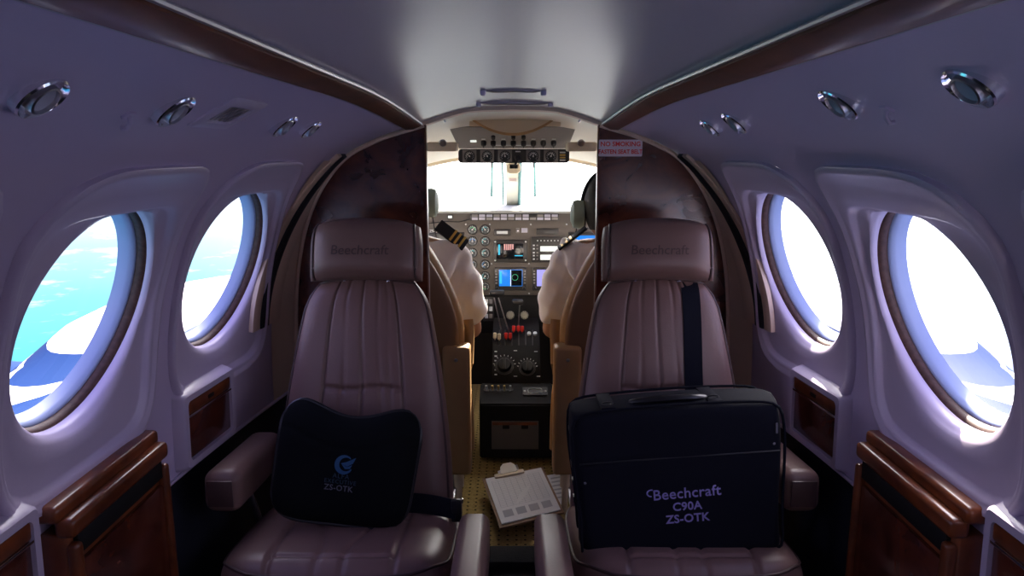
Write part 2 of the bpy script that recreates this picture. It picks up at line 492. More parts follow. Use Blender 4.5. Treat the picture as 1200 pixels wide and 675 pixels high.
# ---- side walls with holes behind the window surrounds
def inpanel(Y, z, f=.95, n=5):
    for c in WINY:
        if abs((Y-c+.055*sstep(-.22, -.02, z))/(PW*f))**n+abs((z-PZ)/(PH*f))**n < 1: return True
    return False
def wall(side, name):
    nY, nT = 360, 90
    def fn(u, v):
        Y = Y0+(YP+.03-Y0)*u
        z0 = zprof(Y, 28)[1]; z = z0+(-.64-z0)*v
        return Vector((side*fx(Y, z), Y, CH+z))
    def keep(u, v):
        Y = Y0+(YP+.03-Y0)*u; z0 = zprof(Y, 28)[1]
        return not inpanel(Y, z0+(-.64-z0)*v)
    o = obj(name, grid(newbm(), fn, nY, nT, keep), 'wall_vinyl'); struct(o)
    # dark lower side
    low = [(0, -.635), (.006, -.64), (.006, -.66), (-.004, -.70), (-.04, -.95), (-.12, -1.17)]
    def fl(u, v):
        Y = Y0+(YP+.03-Y0)*u; x = fx(Y, -.64); i = v*(len(low)-1); a = int(min(len(low)-2, i)); f = i-a
        return Vector((side*(x+low[a][0]*(1-f)+low[a+1][0]*f-.004), Y, CH+low[a][1]*(1-f)+low[a+1][1]*f))
    o = obj(name+'_lower', grid(newbm(), fl, 60, 25), 'dark_vinyl'); struct(o)
    b = newbm()
    tube(b, [wallpt(side, Y0+(YP-Y0)*i/40, -.638, .003) for i in range(41)], .004)
    o = obj('trim_lower_'+('left' if side < 0 else 'right'), b, 'wall_plastic'); struct(o)
wall(-1, 'wall_left'); wall(1, 'wall_right')
# aft bulkhead
P = profile(Y0)
pts = [(x, z+CH) for x, z in P]+[(P[-1][0], 0.0), (-P[-1][0], 0.0)]+[(-x, z+CH) for x, z in P[::-1][:-1]]
b = prism(newbm(), pts, .02, Matrix(((1, 0, 0, 0), (0, 0, 1, Y0-.02), (0, 1, 0, 0), (0, 0, 0, 1))))
o = obj('wall_back', b, 'wall_vinyl'); struct(o)
# ---- windows
def window(n, side, Yc):
    K = 72
    root = bpy.data.objects.new('window_%d' % n, None); COL.objects.link(root)
    root['kind'] = 'structure'; root['label'] = 'round cabin window in a moulded surround'
    sl = (fx(Yc, WZ+WRZ)-fx(Yc, WZ-WRZ))/(2*WRZ)
    Nn = Vector((-side, (fx(Yc+.1, WZ)-fx(Yc-.1, WZ))/.2, sl)).normalized()
    C0 = Vector((side*(fx(Yc, WZ)-.010), Yc, WZ+CH))
    F0 = frame_from(C0, Nn); sgx = 1 if F0.to_3x3().col[0].y > 0 else -1
    sxx, syy = WRY, WRZ*math.sqrt(1+sl*sl)
    def sup(th, w, h, zc, n=5.):
        c, s = math.cos(th), math.sin(th)
        r = (abs(c)**n+abs(s)**n)**(-1/n)
        z_ = zc+h*r*s
        return (Yc+w*r*c-.055*sstep(-.22, -.02, z_), z_)
    def circ(th, k=1.0): return (Yc+WRY*k*math.cos(th), WZ+WRZ*k*math.sin(th))
    def P3(q, off): return Vector((side*fx(q[0], q[1]), q[0], q[1]+CH))+Nn*off
    rings = []
    spec = [('o', 1.0, -.002), ('o', 1.0, .009), ('o', .985, .0135), ('o', .962, .0135), ('o', .945, .0095), ('m', .0, .0090), ('r', 1.0, .0085), ('r', .98, .0055),
            ('r', .965, -.001), ('r', .95, -.003), ('b', .4, -.004), ('b', .8, -.005), ('b', .95, -.0045), ('c', 1.012, -.0045), ('c', 1.0, -.0085), ('f', 1.0, -.018), ('f', 1.03, -.022)]
    for kind, k, off in spec:
        r = []
        for i in range(K):
            th = 2*PI*i/K
            if kind == 'o': q = sup(th, PW*k, PH*k, PZ)
            elif kind == 'r': q = sup(th, .190*k, .203*k, -.281, 6)
            elif kind == 'm':
                a, c = sup(th, PW*.94, PH*.94, PZ), sup(th, .190, .203, -.281, 6); q = ((a[0]+c[0])/2, (a[1]+c[1])/2)
            elif kind == 'b':
                a, c = sup(th, .190*.93, .203*.93, -.281, 6), circ(th, 1.01); q = (a[0]*(1-k)+c[0]*k, a[1]*(1-k)+c[1]*k)
            elif kind == 'f':
                r.append(F0 @ Vector((sgx*sxx*k*math.cos(th), syy*k*math.sin(th), off))); continue
            else:
                q = circ(th, k); r.append(P3(q, off).lerp(F0 @ Vector((sgx*sxx*k*math.cos(th), syy*k*math.sin(th), -.002+off*.5)), .65)); continue
            if kind == 'b' and k > .5:
                w_ = .45 if k > .9 else .18; q0 = circ(th, 1.01)
                r.append(P3(q, off).lerp(F0 @ Vector((sgx*(q[0]-Yc), (q[1]-WZ)*math.sqrt(1+sl*sl), -.003)), w_)); continue
            r.append(P3(q, off))
        rings.append(r)
    obj('window_surround', loft(newbm(), rings, caps=False), 'wall_plastic', root, angle=60)
    def ringm(prof): return lathe(newbm(), prof, F0, K, sxx, syy)
    obj('gasket', ringm([(1.03, -.016), (.995, -.020), (.982, -.026), (.982, -.031), (.990, -.036), (1.06, -.040)]), 'gasket', root)
    obj('inner_ring', ringm([(1.05, -.034), (.978, -.035), (.958, -.038), (.945, -.046), (.938, -.056), (.935, -.062), (1.1, -.068)]), 'ring_blue', root)
    b = ringm([(0, -.059), (.945, -.059)]); obj('pane', b, 'pane_glass', root)
    for th in (.75, PI/2+.85, PI-.35, PI+.45, -.35, .30):
        q = sup(th, PW*.93, PH*.94, PZ)
        m = frame_from(P3(q, .0072), Nn)
        obj('screw', lathe(newbm(), [(0, .0016), (.0022, .0014), (.0036, .0002), (.004, -.001)], m, 10), 'satin_metal', root)
    return root
n = 0
for Yc in WINY:
    for side in (-1, 1):
        n += 1; window(n, side, Yc)
        # light portal in the opening guides daylight sampling
        ld = bpy.data.lights.new('portal', 'AREA'); ld.shape = 'RECTANGLE'; ld.size = .36; ld.size_y = .36
        lo = bpy.data.objects.new('portal', ld); COL.objects.link(lo)
        p = wallpt(side, Yc, WZ, -.095); nn = wallnrm(side, Yc, WZ)
        lo.matrix_world = frame_from(p, -nn)
        ld.cycles.is_portal = True
# ---- ceiling rails: wood with thin metal beads
def rail(side, nm):
    root = bpy.data.objects.new(nm, None); COL.objects.link(root); root['kind'] = 'structure'
    def sec(Y, dx0, dx1, dz, t):
        P = profile(Y)[28]
        sl = -.27
        out = []
        for dx, d in ((dx0, 0), (dx0, t), ((dx0+dx1)/2, t*1.35), (dx1, t), (dx1, 0)):
            out.append(Vector((side*(P[0]+dx), Y, CH+P[1]+dx*sl+dz-d+.002)))
        return out
    Ys = [Y0+(YP-.002-Y0)*i/60 for i in range(61)]
    obj('wood_strip', loft(newbm(), [sec(Y, -.014, .024, 0, .010) for Y in Ys]), 'wood_rail', root, label='dark wood strip')
    for dx in (-.017, .027):
        b = newbm()
        tube(b, [(side*(profile(Y)[28][0]+dx), Y, CH+profile(Y)[28][1]-dx*.27-.004) for Y in Ys], .0032)
        obj('metal_bead', b, 'satin_metal', root, label='bright edging bead')
rail(-1, 'trim_ceiling_left'); rail(1, 'trim_ceiling_right')
# ---- partition: two burl panels with the doorway between
def partition(side, nm):
    P = profile(YP)
    arc = [(x, z) for x, z in P if x > .232]
    pts = [(.228, 0.0), (.228, P[26][1]+CH)]+[(x-.002, z+CH-.002) for x, z in arc]+[(P[-1][0]-.01, .5), (P[-1][0]-.12, 0.0)]
    mtx = Matrix(((side, 0, 0, 0), (0, 0, 1, YP), (0, 1, 0, 0), (0, 0, 0, 1)))
    o = obj(nm, prism(newbm(), pts, .022, mtx), 'wood_burl', smooth=False); struct(o, 'dark burl wood bulkhead panel')
    b = newbm(); box(b, (side*.2265, YP+.011, .62), (.004, .026, 1.24), bev=.001)
    o2 = obj('door_edge', b, 'wood_grain', o)
    b = newbm(); tube(b, [(side*(x-.006), YP-.004, z+CH-.006) for x, z in arc], .006)
    obj('edge_bead', b, 'tan_trim', o)
partition(-1, 'wall_bulkhead_left'); partition(1, 'wall_bulkhead_right')
# curved trim bands (tan, dark insert, tan) between front window and bulkhead
def band_trim(side, nm):
    root = bpy.data.objects.new(nm, None); COL.objects.link(root); root['kind'] = 'structure'
    root['label'] = 'curved tan and dark trim band beside the bulkhead'
    def strip(a0, a1, off, z0=-.006, z1=-.425):
        def pp(i, a):
            z = z0+(z1-z0)*i/30
            Yc = 1.945-.16*sstep(0, 1, i/30)**.75
            return Yc+a, z
        rings = []
        for i in range(31):
            r = []
            for a, of in ((a0, -.004), (a0, off*.8), (a0+.004, off), (a1-.004, off), (a1, off*.8), (a1, -.004)):
                Y, z = pp(i, a); r.append(wallpt(side, min(Y, 1.925), z, of))
            rings.append(r)
        return loft(newbm(), rings)
    obj('tan_strip', strip(-.100, -.064, .008), 'tan_trim', root)
    obj('dark_strip', strip(-.064, -.018, .010), 'dark_vinyl', root)
    obj('tan_strip', strip(-.018, .050, .008), 'tan_trim', root)
    # lower tan lining below
    def fn(u, v):
        z = -.02-.66*v; Y = 1.79+.135*u
        return wallpt(side, Y, max(z, -.64), .003)
    obj('tan_lining', grid(newbm(), fn, 6, 30), 'tan_trim', root)
band_trim(-1, 'trim_1'); band_trim(1, 'trim_2')
# ================================================================ things on the side walls
def wallframe(u, v, off=0):
    s, Y, z = onwall(u, v)
    n = wallnrm(s, Y, z)
    p = wallpt(s, Y, z, off)
    return frame_from(p, n, (0, 0, 1)), s
def reading_light(u, v, r, label, tilt, group='cabin ceiling lights and air outlets', name='reading_light', cat='reading light'):
    m, s = wallframe(u, v, .004)
    m = m @ R(math.radians(-10), 'X')
    root = thing(name, label, cat, group=group); root.matrix_world = m
    obj('bezel', lathe(newbm(), [(r*.60, -.010), (r*.78, -.006), (r*.88, .001), (r*.94, .0035), (r, .002), (r*1.02, -.008)], I4, 40), 'chrome', root)
    bt = R(-tilt*.6, 'X')
    obj('barrel', lathe(newbm(), [(r*.64, -.012), (r*.62, .003), (r*.60, r*.22), (r*.52, r*.25), (r*.48, r*.12)], bt, 32), 'satin_metal', root)
    obj('lens', lathe(newbm(), [(0, r*.06), (r*.3, r*.08), (r*.49, r*.12)], bt, 24), 'lens', root)
    return root
reading_light(45, 109, .0235, 'large round chrome reading light at the left end of the headliner', .25)
reading_light(203, 126, .0255, 'chrome reading light beside the rectangular vent on the left', .3)
reading_light(332, 145, .026, 'chrome light above the front left window, larger of its pair', .35)
reading_light(363, 149, .0235, 'small chrome air outlet nearest the left bulkhead', .35, name='air_outlet', cat='air outlet')
reading_light(1140, 97, .0235, 'large round chrome reading light at the right end of the headliner', .25)
reading_light(985, 118, .0255, 'chrome reading light above the right side between hook and outlets', .3)
reading_light(862, 141, .026, 'chrome light above the front right window, larger of its pair', .35)
reading_light(833, 147, .0235, 'small chrome air outlet nearest the right bulkhead', .35, name='air_outlet', cat='air outlet')
def hook(u, v, label, k=1.):
    m, s = wallframe(u, v, 0)
    root = thing('coat_hook', label, 'hook', group='small hooks on the headliner'); root.matrix_world = m
    obj('plate', prism(newbm(), rrect(.016*k, .012*k, .003), .003), 'wall_vinyl', root)
    b = newbm(); tube(b, [(0, 0, .002), (0, -.003*k, .008*k), (0, -.010*k, .011*k), (0, -.014*k, .008*k)], .0026*k)
    obj('prong', b, 'wall_vinyl', root)
hook(150, 134, 'small pale hook between the two big left lights')
hook(331, 152, 'tiny pale hook under the front left light', .6)
hook(1040, 127, 'small pale hook between the two big right lights')
hook(865, 151, 'tiny pale hook under the front right light', .6)
# rectangular vent, left
m, s = wallframe(268, 132, 0)
root = thing('ceiling_vent', 'rectangular vent with pale frame set in the left headliner', 'vent'); root.matrix_world = m
b = newbm(); b = loft(b, [[Vector((x, y, h)) for x, y in rrect(w, hh, .003)] for w, hh, h in ((.118, .072, -.001), (.118, .072, .003), (.112, .066, .005), (.084, .040, .005), (.080, .036, -.002))], caps=False)
obj('frame', b, 'wall_plastic', root)
b = newbm(); box(b, (0, 0, -.0005), (.084, .040, .002)); obj('backing', b, 'panel_black', root)
for k in range(6):
    b = newbm(); box(b, (-.034+.0136*k, 0, .0015), (.007, .038, .002), I4, .0005); obj('slat', b, 'satin_metal', root)
# sidewall pocket boxes (armrest consoles) with wood fronts
def wallbox(Yc, zc, w, h, side, label, lid=True):
    n = wallnrm(side, Yc, zc); p = wallpt(side, Yc, zc, 0)
    m = frame_from(p, n); fy = m.to_3x3() @ Vector((1, 0, 0))
    root = thing('cup_holder_box', label, 'cup holder', group='wood-faced boxes in the side walls'); root.matrix_world = m
    rings = []
    for ww, hh, z in ((w+.02, h+.02, -.012), (w+.004, h+.004, .022), (w-.002, h-.002, .026), (w-.026, h-.026, .026), (w-.030, h-.030, .012)):
        rings.append([Vector((x, y, z)) for x, y in rrect(ww, hh, .010)])
    obj('surround', loft(newbm(), rings, caps=False), 'wall_plastic', root)
    b = newbm(); box(b, (0, -.013, .013), (w-.028, h-.056, .016), I4, .003); obj('door', b, 'wood_burl', root)
    b = newbm(); box(b, (0, h/2-.028, .018), (w-.030, .026, .014), I4, .004); lid_o = obj('lid', b, 'wood_grain', root)
    b = newbm(); box(b, (0, h/2-.0435, .024), (w-.030, .005, .006), I4, .0015); obj('pull_bar', b, 'chrome', root)
    b = newbm(); box(b, (0, h/2-.028, .0255), (.022, .008, .003), I4, .001); obj('latch', b, 'panel_black', lid_o)
for side, nm in ((-1, 'left'), (1, 'right')):
    wallbox(1.455, -.548, .205, .150, side, 'wood-faced pale box under the front %s window' % nm)
    wallbox(.815, -.548, .20, .150, side, 'wood-faced pale box at the %s edge of the picture' % nm)
# stowed folding tables
def table_box(side, nm):
    Yc = 1.09; zt = -.497; n = wallnrm(side, Yc, -.55)
    n = Vector((n.x, n.y, 0)).normalized()
    root = thing('stowed_table', 'burl wood folding table stowed in the %s side wall' % nm, 'table', group=None)
    x = side*(fx(Yc, -.55)-.002)
    m = frame_from((x, Yc, CH+zt), n); root.matrix_world = m    # local x along Y, y up, z inward
    L = .295
    # local: top at y=0
    b = newbm(); rings = []
    for y, z0, z1 in ((-.52, -.02, .028),):
        pass
    box(b, (0, -.29, .012), (L-.010, .50, .050), I4, .006, 3); obj('case', b, 'wood_grain', root)
    b = newbm(); box(b, (0, -.008, .010), (L+.006, .026, .046), I4, .008, 3); obj('top_rail', b, 'wood_grain', root)
    b = newbm(); box(b, (0, -.030, .036), (L-.004, .030, .030), I4, .008, 3); obj('moulding', b, 'wood_grain', root)
    b = newbm(); box(b, (0, -.062, .040), (L-.040, .032, .010), I4, .002); obj('shadow_slot', b, 'panel_black', root, label='black strip coloured as the shade of a slot')  # solid black strip, slot shade under the moulding put into its colour
    b = newbm(); box(b, (0, -.310, .040), (L-.046, .44, .010), I4, .003); obj('burl_leaf', b, 'wood_burl', root)
    for s in (-1, 1):
        b = newbm(); box(b, (s*(L/2-.014), -.30, .042), (.018, .49, .018), I4, .006, 3); obj('stile', b, 'wood_grain', root)
table_box(-1, 'left'); table_box(1, 'right')
# ================================================================ sign and overhead slots
m = frame_from(pt(727, 173.5, YP-.0005), (0, -1, 0))
root = thing('seat_belt_sign', 'small pink NO SMOKING sign on the right burl bulkhead', 'sign'); root.matrix_world = m
obj('plate', prism(newbm(), rrect(.114, .043, .003), .002), 'sign', root)
obj('lettering', text_bm('NO SMOKING', .0165, T(0, .0098, .0022), .0003, bold=.0004), 'sign_red', root, smooth=False)
obj('lettering', text_bm('FASTEN SEAT BELT', .0152, T(0, -.0098, .0022) @ Matrix.Diagonal((.90, 1, 1, 1)), .0003, bold=.0004), 'sign_red', root, smooth=False)
def ceil_strip(name, v, u0, u1, w, t, label):
    d = ray(600, v); k = 1.
    for _ in range(60):
        Y = d.y*k; k = profile(min(Y, 1.95))[0][1]/d.z
        if Y > 1.9: break
    Y = min(d.y*k, 1.90)
    p0 = pt(u0, v, Y); p1 = pt(u1, v, Y)
    root = thing(name, label, 'handle')
    b = newbm(); rings = []
    for i in range(13):
        f = i/12; x = p0.x+(p1.x-p0.x)*f
        P = profile(Y); zz = CH+P[int(min(28, abs(x)/.25*28))][1]
        e = min(1, 6*min(f, 1-f)+.25)
        rings.append([Vector((x, Y+w*c/2, zz-t*s*e+.001)) for c, s in ((-1, 0), (-1, .7), (-.6, 1), (.6, 1), (1, .7), (1, 0))])
    obj('bar', loft(b, rings), 'satin_metal', root)
    for x in (p0.x, p1.x):
        b = newbm(); box(b, (x, Y, CH+profile(Y)[0][1]-.006), (.012, w*1.2, .014), I4, .003); obj('end_cap', b, 'wall_plastic', root)
ceil_strip('ceiling_latch', 105, 566, 637, .016, .007, 'slim bar across the ceiling, further from the doorway')
ceil_strip('curtain_rail', 121, 561, 645, .022, .010, 'thicker bar on the ceiling just above the doorway')
# ================================================================ cabin seats
def gauss(x, s): return math.exp(-(x/s)**2)
def make_seat(side):
    """aft-facing seat: local x across, y towards the cockpit, z up; origin on the floor under the cushion."""
    nm = 'left' if side < 0 else 'right'
    root = thing('cabin_seat', 'mauve brown leather seat on the %s, facing the camera, under the %s' % (nm, 'curved black pouch' if side < 0 else 'large black case'), 'seat', group=None)
    root.location = (side*.333, 0, 0)
    def B(z): return CH+z
    # backrest: local plane through bottom (y=1.52,z=-.84) and top (y=1.665,z=-.285)
    pb, ptp = Vector((0, 1.505, B(-.86))), Vector((0, 1.665, B(-.292)))
    up = (ptp-pb).normalized(); nrm = Vector((1, 0, 0)).cross(up).normalized()
    if nrm.y > 0: nrm = -nrm
    H = (ptp-pb).length/2
    mb = frame_from((pb+ptp)/2, nrm, up)
    flip = -1 if mb.to_3x3().col[0].x < 0 else 1
    def outline(u, v):
        t = (v+1)/2
        w = .203-.070*t**2.0-.004*t
        w *= 1-.22*max(0, (t-.86)/.14)**2.4
        return u*w, v*H+.012*(1-u*u)*(1 if v > 0 else 0)*t**6
    rnd = [random.uniform(-.02, .02) for _ in range(12)]
    def relief(u, v):
        r = 0
        t = (v+1)/2
        c0 = .50
        for s in (-c0, c0): r -= .007*gauss(u-s, .014)
        if abs(u) < c0:
            y1 = .15
            r -= .008*gauss(v-y1-.01*math.sin(u*9), .012); r -= .006*gauss(v+.62, .014)
            r += .004*(1-(u/c0)**2)
            up_ = v > y1
            for k, (c, ph) in enumerate(((-.27, .3), (-.02, 1.2), (.22, 2.1), (.36, 3.))):
                cc = c+.02*math.sin(v*5+ph)+(0 if up_ else rnd[k])
                dd = min(abs(v-y1), abs(v-.93), abs(v+.62))
                amp = (.0065*(.45+.55*math.exp(-dd/.3)) if k in (1,) else .0045*math.exp(-dd/.13))
                r -= amp*gauss(u-cc, .018 if k == 1 else .026)
        return r
    bk = obj('backrest', pillow(newbm(), outline, .050, 150, 150, relief, mb, e=7, back=.9), 'leather', root, angle=180)
    pts = []
    for i in range(65):
        t = i/64; a = -1+2*t
        v = -1+4*min(t, 1-t) if min(t, 1-t) < .42 else None
    # piping round the backrest edge
    path = [(-.955, -1+1.955*i/20) for i in range(21)]+[(-.955+1.91*i/20, .955) for i in range(1, 20)]+[(.955, .955-1.955*i/20) for i in range(21)]
    tkf = lambda u, v: .050*max(0, 1-abs(u)**7)**.5*max(0, 1-abs(v)**7)**.5
    pp = []
    for u, v in path:
        x, y = outline(u, v); pp.append(mb @ Vector((x, y, tkf(u, v)+.001)))
    obj('piping', tube(newbm(), pp, .0032, 8), 'leather_dark', bk)
    # headrest
    hc = Vector((0, 1.655, B(-.228))); mh = frame_from(hc, nrm, up)
    def ho(u, v):
        w = .128*(1-.05*max(0, v)**2)
        y = v*.068
        if v > 0: y += .010*(1-u*u)*v-.010*abs(u)**4*v
        else: y += -.004*(1-u*u)*v
        return u*w, y
    hr = obj('headrest', pillow(newbm(), ho, .062, 56, 40, lambda u, v: -.004*gauss(abs(u)-.90, .025), mh, e=4.5), 'leather', root, angle=180)
    for s in (-1, 1):
        pth = []
        for i in range(25):
            v = -.97+1.94*i/24; x, y = ho(.90, v)
            z = .062*max(0, 1-.90**4.5)**.5*max(0, 1-abs(v)**4.5)**.5
            pth.append(mh @ Vector((s*x, y, z+.001)))
        obj('piping', tube(newbm(), pth, .0028, 8), 'leather_dark', hr)
    # embossed lettering on the headrest
    tb = text_bm('Beechcraft', .030, I4, .0008, bold=.0002, shear=.1)
    for v in tb.verts:
        x, y = v.co.x, v.co.y
        u = x/.128; vv = y/.068
        zz = .062*max(0, 1-abs(u)**4.5)**.5*max(0, 1-abs(vv)**4.5)**.5
        v.co = mh @ Vector((x+(-.006), y-.004, zz+v.co.z-.0002))
    obj('embossed_lettering', tb, 'leather_dark', hr, smooth=False, label='embossed lettering on the headrest')
    # headrest posts
    for s in (-1, 1):
        b = newbm(); cyl(b, mh @ Vector((s*.05, -.14, -.004)), mh @ Vector((s*.05, -.03, -.004)), .007); obj('headrest_post', b, 'chrome', root)
    # seat cushion: front (towards camera) edge y=1.22
    cy, cz = 1.370, B(-.812)
    mc = T(0, cy, cz) @ R(math.radians(-7), 'X')
    def co(u, v):
        x, y = sq(u, v, .224, .190)
        return x, y
    def crel(u, v):
        r = 0
        for s in (-.52, .52): r -= .007*gauss(u-s, .022)
        if abs(u) < .52:
            r -= .006*gauss(v-.12, .02)+.005*gauss(v+.78, .02)
            for c in (-.22, .20):
                cc = c*(1+.5*v)+.03*math.sin(v*5+c*9); r -= .005*gauss(u-cc, .020)
        return r
    cu = obj('seat_cushion', pillow(newbm(), co, .062, 120, 100, crel, mc, e=9), 'leather', root, angle=180)
    path = []
    for i in range(80):
        a = 2*PI*i/80; c, s = math.cos(a), math.sin(a); r = (abs(c)**8+abs(s)**8)**(-1/8)
        u, v = .965*r*c, .965*r*s
        x, y = co(u, v); z = .062*max(0, 1-abs(u)**9)**.5*max(0, 1-abs(v)**9)**.5
        path.append(mc @ Vector((x, y, z+.001)))
    obj('piping', tube(newbm(), path, .003, 8, closed=True), 'leather_dark', cu)
    # base and pedestal
    b = newbm(); box(b, (0, cy+.01, B(-.915)), (.40, .33, .07), I4, .015, 3); obj('base_frame', b, 'leather_dark', root)
    b = newbm(); box(b, (0, cy+.02, (B(-.95))/2), (.24, .24, B(-.95)), I4, .01); obj('pedestal', b, 'dark_vinyl', root)
    # back shell
    def bo(u, v): x, y = outline(u, v); return x*.95, y*.97
    obj('back_shell', pillow(newbm(), bo, .020, 24, 24, None, mb @ T(0, 0, -.052), e=6), 'leather_dark', root, angle=180)
    # inboard armrest, folded low beside the cushion
    s = -side
    def arm(name, c, hx, hy, hz, rx=0):
        bb = newbm(); box(bb, (0, 0, 0), (2*hx, 2*hy, 2*hz), T(c) @ R(rx, 'X'), min(hx, hz)*.62, 6)
        return obj(name, bb, 'leather', root, angle=70)
    a = arm('armrest', Vector((s*.259, 1.175, B(-.742))), .030, .165, .052, -.10)
    # outboard armrest, raised on its strut
    a = arm('armrest', Vector((-s*.240, 1.465, B(-.672))), .038, .140, .043, -.08)
    if True:
        bb = newbm(); box(bb, (-s*.240, 1.3245, B(-.661)), (.050, .004, .054), I4, .0015); obj('end_stitching', bb, 'leather_dark', a)
    b = newbm(); tube(b, [(-s*.225, 1.42, B(-.69)), (-s*.215, 1.44, B(-.76)), (-s*.205, 1.47, B(-.88))], .010, 10, flat=.6)
    obj('armrest_strut', b, 'satin_metal', root)
    return root, mb, outline, tkf
seatL, mbL, outl, tkf = make_seat(-1)
seatR, mbR, outR, _ = make_seat(1)
# shoulder belt on the right seat
wm = T(.333, 0, 0) @ mbR
def belt_strip(path, w, t, nrm_f=None):
    b = newbm(); rings = []
    for (p, wd, n) in path:
        p = Vector(p); wd = Vector(wd).normalized(); n = Vector(n).normalized()
        rings.append([p+wd*w/2, p+wd*w/2+n*t, p-wd*w/2+n*t, p-wd*w/2])
    return loft(b, rings)
nR = wm.to_3x3() @ Vector((0, 0, 1)); xR = wm.to_3x3() @ Vector((1, 0, 0))
sx = 1 if xR.x > 0 else -1
root = thing('shoulder_belt', 'black shoulder belt hanging down the right seat back', 'seat belt')
def bp(y, zoff): return wm @ Vector((sx*(.072), y, tkf(.4, y/.295)+zoff))
ys = [.290-.022*i for i in range(17)]
obj('webbing', belt_strip([(bp(y, .003), xR, nR) for y in ys], .040, .0025), 'belt', root)
pe = bp(ys[-1], .006)
mt = frame_from(pe, nR, wm.to_3x3() @ Vector((0, 1, 0)))
b = newbm(); box(b, (0, .004, .002), (.046, .022, .006), mt, .002); obj('belt_fitting', b, 'black_plastic', root)
b = newbm(); tube(b, [mt @ Vector(p) for p in ((-.018, -.005, .003), (-.016, -.022, .004), (-.006, -.026, .004), (-.005, -.012, .004), (.005, -.012, .004), (.006, -.026, .004), (.016, -.022, .004), (.018, -.005, .003))], .0024, 8)
obj('buckle_tongue', b, 'chrome', root)
# lap belt on the left seat, inboard side
root = thing('lap_belt', 'black lap belt with buckle at the inboard rear corner of the left seat', 'seat belt')
path = []
for i in range(11):
    f = i/10
    path.append(((-.225+.105*f, 1.435-.01*f, CH-.735+.004*math.sin(f*3)-.012*f), (0, .45, 1), (0, -1, .3)))
obj('webbing', belt_strip(path, .040, .004), 'belt', root)
b = newbm(); box(b, (-.118, 1.425, CH-.748), (.022, .014, .050), I4, .004); obj('buckle', b, 'black_plastic', root)
b = newbm(); box(b, (-.106, 1.425, CH-.726), (.006, .010, .010), I4, .002); obj('buckle_tongue', b, 'chrome', root)
# ================================================================ the two bags
# curved pouch on the left seat
root = thing('pouch', 'black curved-top fabric pouch with blue logo on the left seat', 'bag')
pc = (pt(405, 548, 1.40))
mp_ = T(pc) @ R(math.radians(7), 'Y') @ R(math.radians(-22), 'X') @ Matrix(((1, 0, 0, 0), (0, 0, -1, 0), (0, 1, 0, 0), (0, 0, 0, 1)))
def po(u, v):
    w = .143*(1+.03*v)-.010*abs(v)**6
    y = v*.112
    if v > 0: y += v*(-.020*math.cos(u*PI*.9)+.010)-.030*abs(u)**7*v
    else: y += -.016*abs(u)**6*v
    return u*w, y
prnd = [(random.uniform(-1, 1), random.uniform(-1, 1), random.uniform(.2, .5), random.uniform(-.003, .003)) for _ in range(14)]
def prel(u, v):
    r = .004*math.sin(3*u+2*v)
    for a, c, s, k in prnd: r += k*gauss(math.hypot(u-a, v-c), s)
    r -= .003*gauss(v-.62+.25*math.cos(u*1.5), .03)
    return r
pouch = obj('body', pillow(newbm(), po, .042, 60, 50, prel, mp_, e=3.5, back=.6), 'black_fabric', root, angle=180)
edge = []
for i in range(100):
    a = 2*PI*i/100; c, s = math.cos(a), math.sin(a); r = (abs(c)**10+abs(s)**10)**(-.1)
    x, y = po(min(1, max(-1, c*r)), min(1, max(-1, s*r))); edge.append(mp_ @ Vector((x, y, .002)))
obj('zip_edge', tube(newbm(), edge, .0045, 8, closed=True), 'black_plastic', root)
def on_pouch(bm, dx, dy):
    for v in bm.verts:
        x, y = v.co.x+dx, v.co.y+dy; u, w = x/.143, y/.112
        z = .042*math.sqrt(max(0, 1-abs(u)**3.5))*math.sqrt(max(0, 1-abs(w)**3.5))+prel(u, w)
        v.co = mp_ @ Vector((x, y, z+v.co.z+.0012))
    return bm
# crescent and wing emblem
b = newbm(); n = 28
out = [(.019*math.cos(a), .019*math.sin(a)) for a in [math.radians(50+280*i/n) for i in range(n+1)]]
inn = [(.004+.0135*math.cos(a), .001+.0135*math.sin(a)) for a in [math.radians(50+280*i/n) for i in range(n+1)]]
for i in range(n):
    q = [out[i], out[i+1], inn[i+1], inn[i]]
    b.faces.new([b.verts.new((x, y, .0004)) for x, y in q])
obj('emblem', on_pouch(b, .003, .008), 'logo_blue', root, smooth=False)
b = newbm()
for q in ([(-.008, .002), (.004, .006), (.022, .016), (.017, .004), (.006, -.003)], [(-.006, .001), (.006, -.004), (.016, .001), (.012, -.007), (.002, -.008)]):
    b.faces.new([b.verts.new((x, y, .0006)) for x, y in q])
obj('emblem', on_pouch(b, .004, .008), 'logo_blue', root, smooth=False)
obj('lettering', on_pouch(text_bm('ALFA', .0135, I4, .0003, space=1.15), .000, -.0155), 'logo_text', root, smooth=False)
obj('lettering', on_pouch(text_bm('EXECUTIVE', .0115, I4, .0003, space=1.15), .000, -.0265), 'logo_text', root, smooth=False)
obj('lettering', on_pouch(text_bm('ZS-OTK', .0155, I4, .0003, bold=.0002, space=1.1), -.002, -.039), 'thread_grey', root, smooth=False)
# document case on the right seat
root = thing('document_case', 'large black soft case with lilac lettering on the right seat', 'bag')
mk = T(pt(789, 553, 1.33)) @ R(math.radians(-4.0), 'Y') @ R(math.radians(-3.5), 'X') @ Matrix(((1, 0, 0, 0), (0, 0, -1, 0), (0, 1, 0, 0), (0, 0, 0, 1)))
